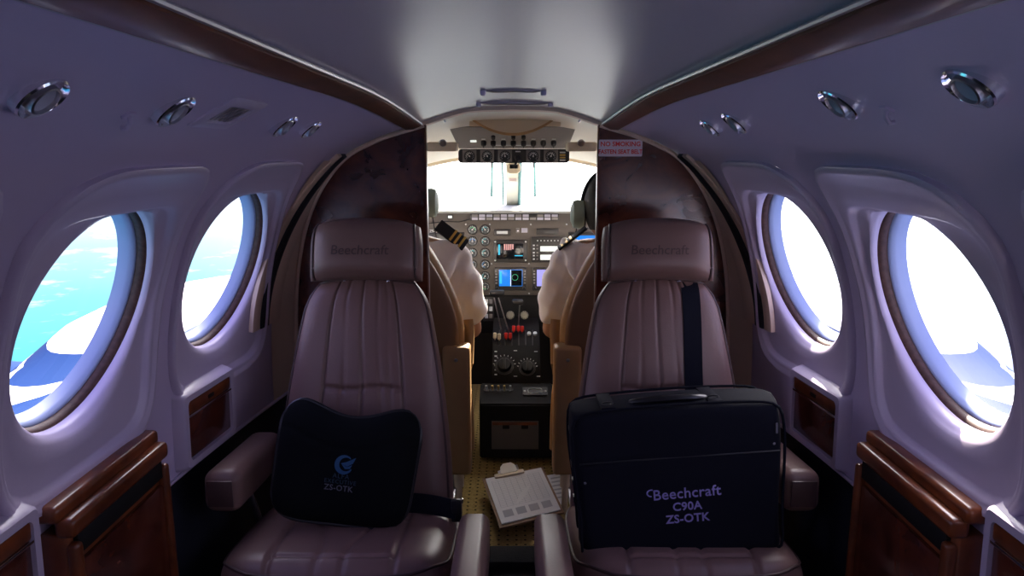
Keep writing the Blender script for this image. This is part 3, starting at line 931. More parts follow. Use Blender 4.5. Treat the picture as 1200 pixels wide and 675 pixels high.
# local: x right, y up, z towards camera
def ko(u, v):
    w = .196+.004*math.sin(v*3); x, y = sq(u, v, w, .150, .02)
    return x, y+.004*math.cos(u*2)*(v > 0)
krn = [(random.uniform(-1, 1), random.uniform(-1, 1), random.uniform(.25, .6), random.uniform(-.003, .003)) for _ in range(14)]
def krel(u, v):
    r = 0
    for a, c, s, k in krn: r += k*gauss(math.hypot(u-a, v-c), s)
    r -= .002*gauss(v-.36-.02*u, .012)
    return r
b = pillow(newbm(), ko, .066, 80, 60, krel, mk, e=24, back=1.0, pw=.45)
obj('body', b, 'navy_fabric', root, angle=180)
for zz in (.057, -.055):
    edge = []
    for i in range(100):
        a = 2*PI*i/100; c, s = math.cos(a), math.sin(a); r = (abs(c)**14+abs(s)**14)**(-1/14)
        x, y = ko(min(1, max(-1, c*r)), min(1, max(-1, s*r))); edge.append(mk @ Vector((x*.993, y*.993, zz)))
    obj('piping', tube(newbm(), edge, .0028, 8, closed=True), 'navy_fabric', root)
# flap seam on the front, snaps
b = newbm(); tube(b, [mk @ Vector((-.186+.372*i/20, .053+.002*i/20, 0.0665+krel(-.95+1.9*i/20, .36))) for i in range(21)], .0016, 6); obj('flap_edge', b, 'black_plastic', root)
for x, y in ((-.178, .015), (.176, .068)):
    b = lathe(newbm(), [(0, .0025), (.0018, .002), (.0028, 0)], mk @ T(x, y, .064), 12); obj('snap', b, 'satin_metal', root)
b = newbm(); box(b, (.181, .098, .066), (.004, .020, .003), mk, .001); obj('side_tag', b, 'thread_grey', root)
# handle and strap loops on top
b = newbm(); tube(b, [mk @ Vector(p) for p in ((-.078, .149, .012), (-.064, .155, .026), (-.045, .158, .034), (.030, .159, .034), (.050, .155, .026), (.062, .150, .012))], .0085, 10, flat=.7)
obj('handle', b, 'black_plastic', root)
for x in (-.125, .075):
    b = newbm(); box(b, (x, .1505, .0), (.028, .005, .10), mk, .002); obj('strap', b, 'belt', root)
    b = newbm(); tube(b, [mk @ Vector((x+.010*math.cos(2*PI*i/16), .155+.003*math.sin(2*PI*i/16), .030)) for i in range(16)], .0014, 6, closed=True); obj('ring', b, 'black_plastic', root)
for i in range(5):
    b = newbm(); box(b, (-.197, .10-.035*i, .0), (.004, .012, .020), mk, .001); obj('side_buckle', b, 'black_plastic', root)
for s_, size, yy, bo_, sh in (('Beechcraft', .0285, -.016, .0002, .0), ('C90A', .0225, -.042, .0004, 0), ('ZS-OTK', .0225, -.066, .0004, 0)):
    tb = text_bm(s_, size, T(.010, yy, 0) @ R(math.radians(1.5), 'Z'), .0005, bold=bo_, shear=sh, space=1.04)
    if s_ == 'Beechcraft':   # curl on the capital
        t2 = newbm()
        tube(t2, [(-.056+.008*math.cos(a), yy+.004+.0065*math.sin(a), 0) for a in [PI*(.4+1.1*i/10) for i in range(11)]], .0013, 6)
        me = bpy.data.meshes.new('x'); t2.to_mesh(me); t2.free(); tb.from_mesh(me); bpy.data.meshes.remove(me)
    for v in tb.verts:
        v.co = mk @ Vector((v.co.x, v.co.y, v.co.z+.0672+krel(v.co.x/.196, v.co.y/.148)))
    obj('lettering', tb, 'thread_lilac', root, smooth=False)
# ================================================================ cockpit shell
def cz_(z): return z+CH
# ceiling of the cockpit
def cc(u, v):
    Y = 1.955+(3.02-1.955)*v
    x = (u*2-1)*.62
    z = .105-.115*sstep(2.35, 3.0, Y)-(.42*abs(x)**2.2)
    return Vector((x, Y, cz_(z)))
o = obj('ceiling_cockpit', grid(newbm(), cc, 30, 30), 'cream_light'); struct(o)
# door header arch
P = profile(YP)
rings = []
for i in range(25):
    x = -.232+.464*i/24; z = P[int(abs(x)/.25*28)][1]
    rings.append([Vector((x, YP-.004, cz_(z+.003))), Vector((x, YP-.004, cz_(z-.010))), Vector((x, YP+.03, cz_(z-.012))), Vector((x, YP+.03, cz_(z+.003)))])
o = obj('trim_door_header', loft(newbm(), rings), 'tan_trim'); struct(o)
def cside(side, nm):
    def fn(u, v):
        Y = 1.955+(3.56-1.955)*u
        z = -1.17+1.15*v
        x = .60+.06*math.sin(PI*v)-.10*sstep(2.6, 3.35, Y)
        x -= .25*max(0, v-.8)**1.3
        if Y > 3.2 and v > .75: z = min(z, -.06-(Y-3.2)*.66)
        return Vector((side*x, Y, cz_(z)))
    def keep(u, v):
        Y = 1.955+1.605*u; z = -1.17+1.15*v
        return not (2.35 < Y < 3.30 and -.30 < z < -.06)
    o = obj(nm, grid(newbm(), fn, 60, 60, keep), 'cream'); struct(o)
cside(-1, 'wall_cockpit_left'); cside(1, 'wall_cockpit_right')
for side in (-1, 1):
    ld = bpy.data.lights.new('portal', 'AREA'); ld.shape = 'RECTANGLE'; ld.size = .92; ld.size_y = .28
    lo = bpy.data.objects.new('portal', ld); COL.objects.link(lo)
    lo.matrix_world = frame_from((side*.66, 2.8, cz_(-.18)), (side, 0, 0)); ld.cycles.is_portal = True
ld = bpy.data.lights.new('portal', 'AREA'); ld.shape = 'RECTANGLE'; ld.size = 1.2; ld.size_y = .50
lo = bpy.data.objects.new('portal', ld); COL.objects.link(lo)
lo.matrix_world = frame_from((0, 3.30, cz_(-.08)), (0, .75, .66)); ld.cycles.is_portal = True
# nose side: coaming behind the panel, firewall
b = newbm(); box(b, (0, 3.57, cz_(-.735)), (1.3, .04, .87)); o = obj('wall_front', b, 'panel_black'); struct(o)
# header strip above the windshield
b = newbm(); tube(b, [(x, 3.01-.10*abs(x)**2, cz_(-.012-.42*abs(x)**2.2)) for x in [-.6+.05*i for i in range(25)]], .012, 10); o = obj('trim_windshield_header', b, 'cream'); struct(o)
# windshield panes, curved, between header and glareshield
def wpane(side, nm):
    def fn(u, v):
        x = .020+.56*u
        top = Vector((x, 3.02-.10*x*x, cz_(-.018-.42*x**2.2))); bot = Vector((x, 3.50-.55*x*x, cz_(-.285)))
        p = top.lerp(bot, v); return Vector((side*p.x, p.y, p.z))
    o = obj(nm, grid(newbm(), fn, 16, 10), 'windshield_glass'); struct(o)
wpane(-1, 'window_11'); wpane(1, 'window_12')
b = newbm(); loft(b, [[Vector((.002+s*w, y, cz_(z))) for s, y, z in ((-1, Yt, zt), (1, Yt, zt), (1, Yt+.025, zt+.01), (-1, Yt+.025, zt+.01))] for w, Yt, zt in ((.030, 3.00, -.02), (.026, 3.2, -.135), (.030, 3.44, -.275))])
o = obj('trim_center_post', b, 'cream_light'); struct(o, 'cream centre post of the windshield')
for x, w in ((-.040, .004), (.034, .007)):
    b = newbm(); tube(b, [(x, 3.01, cz_(-.03)), (x, 3.22, cz_(-.15)), (x, 3.43, cz_(-.272))], w, 8); o = obj('trim_post_edge', b, 'teal_metal'); struct(o)
# windshield wipers outside
for x0, x1, nm in ((-.085, -.098, 'left'), (.098, .110, 'right')):
    root = thing('windshield_wiper', 'thin dark wiper standing upright outside the %s windshield pane' % nm, 'wiper')
    b = newbm(); tube(b, [(x0, 3.20, cz_(-.03)), (x1, 3.50, cz_(-.21))], .0055, 8); obj('arm', b, 'teal_metal', root)
    b = newbm(); box(b, (x0-.003, 3.215, cz_(-.045)), (.006, .02, .05), I4, .001); obj('blade', b, 'black_rubber', root)
# ================================================================ instrument panel
YI = 3.05
root = thing('instrument_panel', 'grey cockpit instrument panel with gauges and blue screens', 'instrument panel')
IP = root
zt_, zb_ = pt(600, 248, YI).z, pt(600, 346, YI).z
b = newbm(); box(b, (0, YI+.02, (zt_+zb_)/2), (1.10, .04, zt_-zb_), I4, .004); obj('panel_face', b, 'panel_grey', root)
b = newbm(); rings = []
for i in range(31):
    x = -.56+1.12*i/30; d = .35-.25*abs(x)**1.8*2
    rings.append([Vector((x, YI-.012, zt_-.006)), Vector((x, YI-.014, zt_+.004)), Vector((x, YI+.02, zt_+.010)), Vector((x, YI+max(.1, d), zt_+.004)), Vector((x, YI+max(.1, d), zt_-.02)), Vector((x, YI+.03, zt_-.01))])
obj('glareshield', loft(b, rings), 'glare_top', root)
def ib(name, u0, v0, u1, v1, d, m, parent, Y=YI, bev=.0015, y0=0., label=None):
    a, c = pt(u0, v0, Y), pt(u1, v1, Y)
    b = newbm(); box(b, ((a.x+c.x)/2, Y-y0-d/2, (a.z+c.z)/2), (abs(c.x-a.x), d, abs(a.z-c.z)), I4, bev)
    return obj(name, b, m, parent, label=label)
# annunciator strip
an = ib('annunciator_strip', 551, 250, 655, 258.5, .004, 'bezel', root)
for r_ in range(2):
    for k in range(12):
        if k in (8,) and r_ == 0: continue
        ib('annunciator_lamp', 553+8.5*k, 251+3.6*r_, 560+8.5*k, 254+3.6*r_, .002, 'lens' if (k+r_) % 3 else 'overhead_grey', an, y0=.004, bev=.0003)
sw = ib('warning_light', 524, 251.5, 531, 256.5, .004, 'bezel', root); ib('lamp', 525.2, 252.7, 529.8, 255.4, .002, 'screen_white', sw, y0=.004, bev=.0003)
def gauge(u, v, rpx, parent, Y=YI, mark='dial_mark', ang=1., facing=(0, -1, 0), arc='dial_teal', name='gauge', p=None):
    p = pt(u, v, Y) if p is None else p; r = rpx*.00361 if Y == YI else rpx*.0031
    m = frame_from(p, facing, (0, 0, 1))
    g = obj(name, lathe(newbm(), [(r*1.18, 0), (r*1.18, .004), (r*1.08, .006), (r, .005), (r, .002), (0, .002)], m, 28), ['bezel'], parent)
    d = obj('dial', lathe(newbm(), [(0, .0026), (r*.98, .0026)], m, 28), 'dial_face', g)
    b = newbm()
    for k in range(11):
        a = math.radians(-130+26*k)
        box(b, (0, r*.82, .0032), (r*.10, r*.22, .0006), m @ R(-a, 'Z'))
    obj('dial_markings', b, mark, g, smooth=False)
    b = newbm()
    for k in range(16):
        a0, a1 = math.radians(20+10*k+ang*40), math.radians(30+10*k+ang*40)
        q = [(r*.66*math.cos(a0), r*.66*math.sin(a0)), (r*.66*math.cos(a1), r*.66*math.sin(a1)), (r*.52*math.cos(a1), r*.52*math.sin(a1)), (r*.52*math.cos(a0), r*.52*math.sin(a0))]
        b.faces.new([b.verts.new(m @ Vector((x, y, .0031))) for x, y in q])
    obj('colour_arc', b, arc, g, smooth=False)
    b = newbm(); box(b, (0, r*.25, .0042), (r*.12, r*.95, .0008), m @ R(ang, 'Z')); lathe(b, [(0, .006), (r*.18, .005), (r*.18, .0035)], m, 12)
    obj('needle', b, 'white', g, smooth=False)
    return g
rows = (269, 282.7, 296.4, 310, 323.5, 335.8)
for i, v in enumerate(rows):
    gauge(568.4, v, 5.0, root, ang=.6+.5*i, arc=('dial_teal', 'dial_teal', 'dial_teal', 'dial_blue', 'dial_teal', 'dial_green')[i])
    if i < 5: gauge(553.6, v, 5.0, root, ang=-.7+.6*i, arc=('dial_green', 'dial_blue', 'dial_teal', 'dial_blue', 'dial_teal')[i])
for u, v in ((520, 296), (520, 322), (536, 322), (504, 322)): gauge(u, v, 7.5, root, ang=u*.3, arc='dial_teal')
ib('display_unit', 503, 272, 544, 284, .006, 'bezel', root)
# registration plate top left and centre bits
b = text_bm('ZS-OTK', .016, frame_from(pt(511, 271, YI-.0072), (0, -1, 0)), .0003); obj('registration_plate', b, 'dial_mark', root, smooth=False)
c_ = ib('clock_unit', 579, 268.5, 598.5, 276, .006, 'bezel', root, bev=.004); ib('window', 582, 270.5, 595, 274, .002, 'dial_mark', c_, y0=.0055, bev=.001)
s_ = ib('switch_plate', 604.6, 267, 609, 273, .003, 'overhead_grey', root); ib('toggle', 606, 269, 607.6, 271, .008, 'chrome', s_, y0=.003, bev=.0008)
ib('label_plate', 611, 267.2, 618.2, 272.5, .002, 'lens', root)
ib('card_slot', 628.5, 267.5, 654.5, 275, .005, 'bezel', root)
# multifunction display (upper)
d = ib('display_unit', 578.5, 281, 618, 307.5, .014, 'bezel', root, bev=.004)
sc_ = ib('screen', 582, 285, 613.2, 303, .002, 'screen_dark', d, y0=.0135)
for k in range(5): ib('screen_bar', 590.5+2.4*k, 285.5, 592.3+2.4*k, 292.5-(k == 4), .0006, 'screen_rose', sc_, y0=.0155, bev=0)
ib('screen_line', 584, 286, 586, 298, .0006, 'screen_cyan', sc_, y0=.0155, bev=0); ib('screen_line', 603, 298.5, 612.5, 299.5, .0006, 'screen_cyan', sc_, y0=.0155, bev=0)
for uu, vv in ((580.3, 283.3), (616, 283.3), (580.3, 305), (616, 305)):
    b = lathe(newbm(), [(0, .008), (.003, .007), (.004, 0)], frame_from(pt(uu, vv, YI-.014), (0, -1, 0)), 12); obj('knob', b, 'dial_mark', d)
def mfd(u0, v0, u1, v1, kind):
    d = ib('display_unit', u0, v0, u1, v1, .014, 'bezel', root, bev=.003)
    w, h = u1-u0, v1-v0; s0, s1, t0, t1 = u0+w*.14, u1-w*.13, v0+h*.08, v1-h*.20
    mid = (s0+s1)/2
    sc_ = ib('screen', s0, t0, s1, t1, .002, 'screen_blue' if kind < 2 else 'screen_violet', d, y0=.0135)
    if kind == 0:
        ib('screen_field', mid+.6, t0+.5, s1-.5, t1-.5, .0006, 'screen_dark', sc_, y0=.0155, bev=0)
        ib('screen_line', mid-.3, t0, mid+.3, t1, .0007, 'screen_white', sc_, y0=.0157, bev=0)
        ib('screen_field', s0+.6, t0+2, s0+3.4, t1-3, .0008, 'screen_cyan', sc_, y0=.0157, bev=0)
        tube_pts = [pt(mid+5+3.5*math.cos(a), (t0+t1)/2+3.5*math.sin(a), YI-.0163) for a in [2*PI*i/20 for i in range(20)]]
        obj('screen_ring', tube(newbm(), tube_pts, .0008, 6, closed=True), 'screen_green', sc_)
    for k in range(5):
        ib('softkey', u0+1, t0+1+3.4*k, u0+3.2, t0+2.8+3.4*k, .003, 'overhead_grey', d, y0=.0135, bev=.0006)
        ib('softkey', u1-3.2, t0+1+3.4*k, u1-1, t0+2.8+3.4*k, .003, 'overhead_grey', d, y0=.0135, bev=.0006)
    for uu in (u0+3, u1-3):
        b = lathe(newbm(), [(0, .012), (.005, .011), (.0065, 0)], frame_from(pt(uu, v1-2.6, YI-.014), (0, -1, 0)), 14); obj('knob', b, 'black_plastic', d)
mfd(579.6, 313.3, 617, 340, 0); mfd(623.8, 313.3, 661, 340, 2)
# radio stack
d = ib('radio_stack', 622.5, 277.5, 661.5, 307, .014, 'bezel', root, bev=.002)
for k in range(8):
    b = newbm(); cyl(b, pt(630+4*k, 282, YI-.014), pt(630+4*k, 282, YI-.022), .003, 10); obj('switch', b, 'dial_mark', d)
ib('screen', 633, 288, 654, 294, .002, 'screen_white', d, y0=.0135); ib('screen', 633, 298, 654, 304, .002, 'screen_white', d, y0=.0135)
for v in (287, 291, 295.5, 299, 303):
    for u in (625.5, 629.5, 657): ib('key', u-1, v-.8, u+1, v+.8, .004, 'dial_mark' if u != 629.5 else 'overhead_grey', d, y0=.0135, bev=.0006)
# copilot and pilot flight displays
for s_ in (1, -1):
    u0, u1 = (666, 708) if s_ > 0 else (462, 501)
    d = ib('display_unit', u0, 272, u1, 299, .014, 'bezel', root, bev=.003)
    sc_ = ib('screen', u0+4.5, 275.5, u1-4, 294.5, .002, 'screen_blue', d, y0=.0135)
    ib('screen_field', u0+4.5, 288, u1-4, 294.5, .0006, 'screen_cyan', sc_, y0=.0155, bev=0)
    ib('screen_line', u0+18, 280, u0+26, 281, .0007, 'screen_white', sc_, y0=.0156, bev=0)
# panel screws
for u, v in ((574, 263), (622, 263), (664, 263), (574, 344), (620, 344), (560, 344), (576, 309), (620, 309), (546, 263)):
    b = lathe(newbm(), [(0, .0015), (.0025, .0012), (.004, 0)], frame_from(pt(u, v, YI), (0, -1, 0)), 10); obj('screw', b, 'satin_metal', root)
# lower subpanel, behind and beside the quadrant
zb2 = pt(600, 392, YI).z
b = newbm(); box(b, (0, YI+.035, (zb_+zb2)/2), (1.10, .03, zb_-zb2), I4, .003); obj('subpanel', b, 'panel_black', root)
for u0, s_ in ((566, 0), (640, 1)):
    pl = ib('switch_plate', u0, 348, u0+13, 376, .004, 'bezel', root, Y=YI+.015)
    for i in range(3):
        for k in range(2): ib('switch', u0+2.2+5.2*k, 350.5+8.6*i, u0+6+5.2*k, 355.5+8.6*i, .004, 'overhead_grey' if (i+k) % 2 else 'dial_mark', pl, Y=YI+.015, y0=.004, bev=.0008)
b = newbm(); tube(b, [pt(501, 262, YI-.018), pt(522, 259.5, YI-.018), pt(538, 260, YI-.016), pt(551, 257, YI-.012)], .002, 6); obj('cable', b, 'black_rubber', root)
# ================================================================ throttle quadrant and pedestal
root = thing('center_pedestal', 'black centre pedestal with levers, trim wheels and storage box between the pilots', 'pedestal')
YB = 2.60
def zrow(v, Y): return pt(600, v, Y).z
# body profile in (Y, z): box front, sloping tops
prof = [(YB, .02), (YB, zrow(474, YB)), (YB+.03, zrow(468, YB+.03)), (2.70, zrow(450, 2.70)), (2.74, zrow(446, 2.74)), (2.80, zrow(408, 2.80)), (2.90, zrow(384, 2.90)), (3.02, zrow(372, 3.02)), (3.06, .02)]
lo_ = prof[:4]+[(2.74, zrow(449, 2.74)), (2.74, .02)]
hi_ = [(2.72, .02), (2.72, zrow(447, 2.72))]+prof[5:]
def yz(m): return Matrix(((0, 0, 1, 0), (1, 0, 0, 0), (0, 1, 0, 0), (0, 0, 0, 1)))
xa, xb = pt(562, 510, YB).x, pt(649, 510, YB).x
b = prism(newbm(), lo_, xb-xa, T(xa, 0, 0) @ yz(0)); bmesh.ops.bevel(b, geom=list(b.edges), offset=.005, segments=2, affect='EDGES'); obj('storage_box', b, 'panel_black', root)
xa2, xb2 = pt(577, 430, 2.78).x, pt(633, 430, 2.78).x
b = prism(newbm(), hi_, xb2-xa2, T(xa2, 0, 0) @ yz(0)); bmesh.ops.bevel(b, geom=list(b.edges), offset=.004, segments=2, affect='EDGES'); obj('quadrant_body', b, 'panel_black', root)
dr = ib('drawer', 576, 493, 631, 526, .004, 'panel_grey', root, Y=YB, bev=.001)
ib('wood_edge', 577, 494, 630, 497.5, .004, 'wood_grain', dr, Y=YB, y0=.004)
for u in (589, 611): ib('finger_pull', u, 497.5, u+8, 502, .003, 'panel_black', dr, Y=YB, y0=.004)
# slanted top between Y=2.63 and 2.70
def slope(pa, pb):
    pa, pb = Vector((0, *pa)), Vector((0, *pb)); d = (pb-pa).normalized(); n = Vector((0, -d.z, d.y))
    return d, n
d1, n1 = slope((YB+.03, zrow(468, YB+.03)), (2.70, zrow(450, 2.70)))
def onslope(u, v, pa, pb, n, off=0):
    """sight line against a sloped deck plane through pa with normal n."""
    dd = ray(u, v); p0 = Vector((0, pa[0], pa[1]-CH)); k = p0.dot(n)/dd.dot(n)
    return Vector((dd.x*k, dd.y*k, dd.z*k+CH))+n*off
A1 = (YB+.03, zrow(468, YB+.03))
for k, u in enumerate((570, 577, 584, 591, 598)):
    p = onslope(u, 457, A1, None, n1); m = frame_from(p, n1)
    s_ = obj('switch_guard', lathe(newbm(), [(0, .002), (.010, .002), (.011, 0)], m, 14), 'bezel', root)
    b = newbm(); cyl(b, m @ Vector((0, 0, .001)), m @ Vector((0, .004, .020)), .003, 8, .0045); obj('toggle', b, 'gold' if k in (1, 2, 3) else 'dial_mark', s_)
p = onslope(627, 459, A1, None, n1); m = frame_from(p, n1)
b = prism(newbm(), rrect(.096, .040, .006), .004, m); kp = obj('control_unit', b, 'bezel', root)
b = newbm(); tube(b, [m @ Vector((x, y, .005)) for x, y in rrect(.056, .022, .010, 4)], .0018, 6, closed=True); obj('outline_mark', b, 'dial_mark', kp)
for x in (-.040, .040):
    b = lathe(newbm(), [(0, .006), (.004, .005), (.005, .003)], m @ T(x, 0, 0), 10); obj('knob', b, 'dial_mark', kp)
# trim deck
A2 = (2.80, zrow(408, 2.80)); A3 = (2.72, zrow(447, 2.72))
d2, n2 = slope(A3, A2)
def deck(u, v, off=0): return onslope(u, v, A3, None, n2, off)
for u, v, r in ((591, 428.5, .036), (618, 431, .032)):
    m = frame_from(deck(u, v), n2)
    w = obj('trim_knob', lathe(newbm(), [(r*1.05, 0), (r*1.05, .003), (r*.8, .004), (r*.72, .020), (r*.62, .024), (0, .024)], m, 24), 'black_plastic', root)
    b = newbm(); box(b, (0, 0, .027), (r*.28, r*1.25, .010), m, .002); obj('grip', b, 'bezel', w)
    b = newbm()
    for k in range(9): box(b, (0, r*1.18, .001), (.002, .006, .0008), m @ R(math.radians(-80+20*k), 'Z'))
    obj('scale_markings', b, 'dial_mark', w, smooth=False)
for k in range(6):
    m = frame_from(deck(581, 412+5.4*k), n2); b = newbm(); box(b, (0, 0, .001), (.010, .005, .001), m); obj('engraved_label', b, 'dial_mark', root)
for u, v in ((604, 411), (628, 412), (604, 441), (631, 441)):
    m = frame_from(deck(u, v), n2); b = newbm(); box(b, (0, 0, .001), (.014, .003, .001), m); obj('engraved_label', b, 'dial_mark', root)
# quadrant levers on the upper deck (Y 2.80-2.90)
A4 = (2.90, zrow(384, 2.90)); d3, n3 = slope(A2, A4)
def deck3(u, v, off=0): return onslope(u, v, A2, None, n3, off)
for k, u in enumerate((585, 592, 600, 608, 616, 624)):
    a, c = deck3(u, 405), deck3(u, 387); b = newbm()
    tube(b, [a+n3*.001, c+n3*.001], .0022, 6); obj('lever_slot', b, 'bezel', root)
levers = [(589, 392, 579, 349, 'dial_mark'), (597, 390, 584, 349, 'dial_mark'), (607, 387, 609, 358, 'dial_mark')]
for i, (u0, v0, u1, v1, mm) in enumerate(levers):
    b = newbm(); p0 = deck3(u0, v0); p1 = pt(u1, v1, 2.84)
    tube(b, [p0, p0.lerp(p1, .5)+Vector((0, -.01, 0)), p1], .0028, 8); obj('lever', b, 'satin_metal', root, label='bare metal lever')
for u0, u1, v in ((574, 591, 343), (600, 613, 354)):
    a, c = pt(u0, v, 2.83), pt(u1, v, 2.83); b = newbm(); box(b, (a+c)/2, ((c-a).length, .03, .020), I4, .006, 3); obj('lever_grip', b, 'black_plastic', root)
for u, v, mm in ((602, 388.5, 'red'), (607.5, 388.5, 'red'), (612, 389, 'red'), (593, 397, 'red'), (598, 397, 'red'), (580, 397, 'cream'), (585, 398, 'cream')):
    p = deck3(u, v, .018); b = newbm(); box(b, p, (.014, .018, .024), I4, .004, 2)
    cyl(b, deck3(u, v+1), p, .003, 8); obj('lever_knob', b, mm, root)
for u, v in ((620, 392), (627, 392)):
    p = deck3(u, v, .010); b = newbm(); cyl(b, deck3(u, v), p, .008, 12); obj('knob', b, 'dial_mark', root)
# two cream dials in front of the subpanel
for u, v in ((598, 369.7), (614.5, 369.7)):
    m = frame_from(pt(u, v, 2.96), (0, -.9, .35))
    g = obj('trim_dial', lathe(newbm(), [(.0175, 0), (.0175, .010), (.015, .013), (0, .013)], m, 24), 'dial_dim', root)
    b = newbm()
    for k in range(10): box(b, (0, .014, .0135), (.0015, .005, .0006), m @ R(k*PI/5, 'Z'))
    obj('markings', b, 'panel_black', g)
# ================================================================ overhead panel, compass, cockpit ceiling items
root = thing('overhead_console', 'grey overhead switch panel with knobs and a row of meters', 'overhead panel')
Ya, Yb = 2.50, 2.60
p00, p10 = pt(526, 149, Ya), pt(675, 149, Ya); p01, p11 = pt(538, 174, Yb), pt(665, 174, Yb)
nn = (p10-p00).cross(p00-p01).normalized()
if nn.y > 0: nn = -nn
b = newbm(); back = Vector((0, .03, .03))
fr = [p00, p10, p11, p01]
vs = [b.verts.new(p) for p in fr]+[b.verts.new(p+back) for p in fr]
for q in ((0, 1, 2, 3), (7, 6, 5, 4), (0, 4, 5, 1), (1, 5, 6, 2), (2, 6, 7, 3), (3, 7, 4, 0)): b.faces.new([vs[i] for i in q])
obj('switch_plate', b, 'overhead_grey', root, smooth=False)
def onpl(u, v, off=0):
    dd = ray(u, v); p0 = p00-Vector((0, 0, CH)); k = p0.dot(nn)/dd.dot(nn)
    return Vector((dd.x*k, dd.y*k, dd.z*k+CH))+nn*off
for k, u in enumerate((566.7, 578, 590, 601.6, 613.6, 625, 636.6, 648.7)):
    m = frame_from(onpl(u, 166.5), nn)
    kn = obj('knob', lathe(newbm(), [(.010, 0), (.009, .012), (.007, .014), (0, .014)], m, 16), 'black_plastic', root)
    b = newbm(); box(b, (0, 0, .017), (.004, .018, .006), m, .001); obj('pointer', b, 'black_plastic', kn)
    b = newbm(); box(b, (0, .0175, .0006), (.014, .003, .0008), m); obj('engraved_label', b, 'dial_mark', root)
for u in (578, 601.6, 613.6):
    m = frame_from(onpl(u, 160), nn); obj('knob', lathe(newbm(), [(.008, 0), (.007, .010), (0, .011)], m, 14), 'black_plastic', root)
m = frame_from(onpl(554.7, 165), nn); b = newbm(); box(b, (0, 0, .002), (.022, .008, .004), m, .001); obj('placard', b, 'screen_white', root, label='lit white placard')
m = frame_from(onpl(601, 170), nn); b = newbm(); box(b, (0, 0, .001), (.13, .003, .001), m); obj('engraved_line', b, 'dial_mark', root)
# meter strip
Ym = 2.60
a, c = pt(537, 174.5, Ym), pt(667, 191, Ym)
b = prism(newbm(), rrect(c.x-a.x, a.z-c.z, .012), .030, frame_from(((a.x+c.x)/2, Ym+.03, (a.z+c.z)/2), (0, -1, 0))); ms = obj('meter_strip', b, 'bezel', root)
for k, u in enumerate((550.2, 571, 591.8, 624.8, 645.6)):
    ib('meter_frame', u-8.2, 175.8, u+8.2, 189.6, .003, 'overhead_grey', root, Y=Ym, bev=.0008)
    gauge(u, 183, 5.4, root, Y=Ym-.003, ang=.8-.3*k, arc='dial_mark', name='meter')
b = newbm(); m = frame_from(pt(607, 185, Ym), (0, -1, 0)); lathe(b, [(.014, 0), (.011, .010), (.008, .020), (0, .021)], m, 14); kn = obj('selector_knob', b, 'black_plastic', root)
b = newbm(); box(b, (0, -.012, .016), (.008, .030, .008), m @ R(-.4, 'Z'), .002); obj('pointer', b, 'black_plastic', kn)
b = newbm(); box(b, (0, .022, .001), (.018, .004, .001), m); obj('engraved_label', b, 'dial_mark', root)
for k in range(4): ib('indicator_bar', 656, 177.8+3*k, 662.5, 179.5+3*k, .002, 'gold' if k in (1, 2) else 'dial_mark', root, Y=Ym, bev=.0005)
# cream bin above, with sagging tan lip
root = thing('overhead_bin', 'cream ceiling tray with a sagging tan lip above the overhead panel', 'ceiling tray')
Yq = 2.42
b = newbm(); a, c = pt(550, 135, Yq), pt(657, 148, Yq); box(b, ((a.x+c.x)/2, Yq+.01, (a.z+c.z)/2), (c.x-a.x, .02, a.z-c.z), I4, .002); obj('tray', b, 'cream', root)
rings = []
for i in range(25):
    f = i/24; u = 554+94*f; v = 142+17*(1-(2*f-1)**2)
    p, q = pt(u, v, Yq-.02), pt(u, v-3.2, Yq-.02)
    rings.append([p, q, q+Vector((0, .012, 0)), p+Vector((0, .012, 0))])
obj('lip', loft(newbm(), rings), 'tan_leather', root)
b = newbm()
pts_ = [pt(554+94*i/24, 139+17*(1-(2*i/24-1)**2), Yq-.012) for i in range(25)]; tp_ = [pt(554+94*i/24, 137, Yq-.012) for i in range(25)]
for i in range(24):
    b.faces.new([b.verts.new(q) for q in (pts_[i], pts_[i+1], tp_[i+1], tp_[i])])
bmesh.ops.remove_doubles(b, verts=b.verts, dist=1e-6)
bmesh.ops.solidify(b, geom=list(b.faces), thickness=.004)
obj('flap', b, 'cream', root)
# map lights at the cockpit ceiling sides
for s_, nm in ((-1, 'left'), (1, 'right')):
    root = thing('map_light', 'cream map light box on the cockpit ceiling, %s side' % nm, 'light', group=None)
    u = 600+s_*81
    p = pt(u, 172, 2.40)
    b = newbm(); box(b, p, (.095, .08, .030), I4, .006); obj('housing', b, 'cream', root)
    m = frame_from(pt(u, 167.5, 2.355), (0, -.8, -.3)); obj('lens', lathe(newbm(), [(.012, 0), (.010, .006), (0, .007)], m, 16), 'satin_metal', root)
    root = thing('grab_loop', 'small bent metal loop at the top %s of the doorway' % nm, 'loop')
    b = newbm(); tube(b, [pt(600+s_*x, y, 2.2) for x, y in ((99, 142), (92, 136.5), (86, 136), (81, 138.5), (78, 143))], .003, 8); obj('bent_bar', b, 'satin_metal', root)
# compass
root = thing('standby_compass', 'cream standby compass hanging on the windshield centre post', 'compass')
m = frame_from(pt(602, 197, 2.92), (0, -1, 0))
obj('housing', loft(newbm(), [[Vector(m @ Vector((x*k, y*k, z))) for x, y in rrect(.056, .044, .018)] for k, z in ((1, -.05), (1, .0), (.9, .008))]), 'cream', root)
b = newbm(); box(b, (0, .006, .009), (.032, .016, .004), m, .002); obj('window', b, 'screen_dark', root)
b = newbm(); box(b, (0, .035, -.02), (.020, .05, .02), m, .004); obj('stem', b, 'cream', root)
root = thing('placard', 'small faded placard on the windshield centre post', 'placard')
pl_ = frame_from(pt(601, 210, 3.16), (0, -.85, .5))
obj('card', prism(newbm(), rrect(.034, .022, .002), .001, pl_), 'sign', root)
b = newbm()
for k in range(3): box(b, (0, .006-.006*k, .0014), (.026, .002, .0004), pl_)
obj('printed_lines', b, 'tan_trim', root)
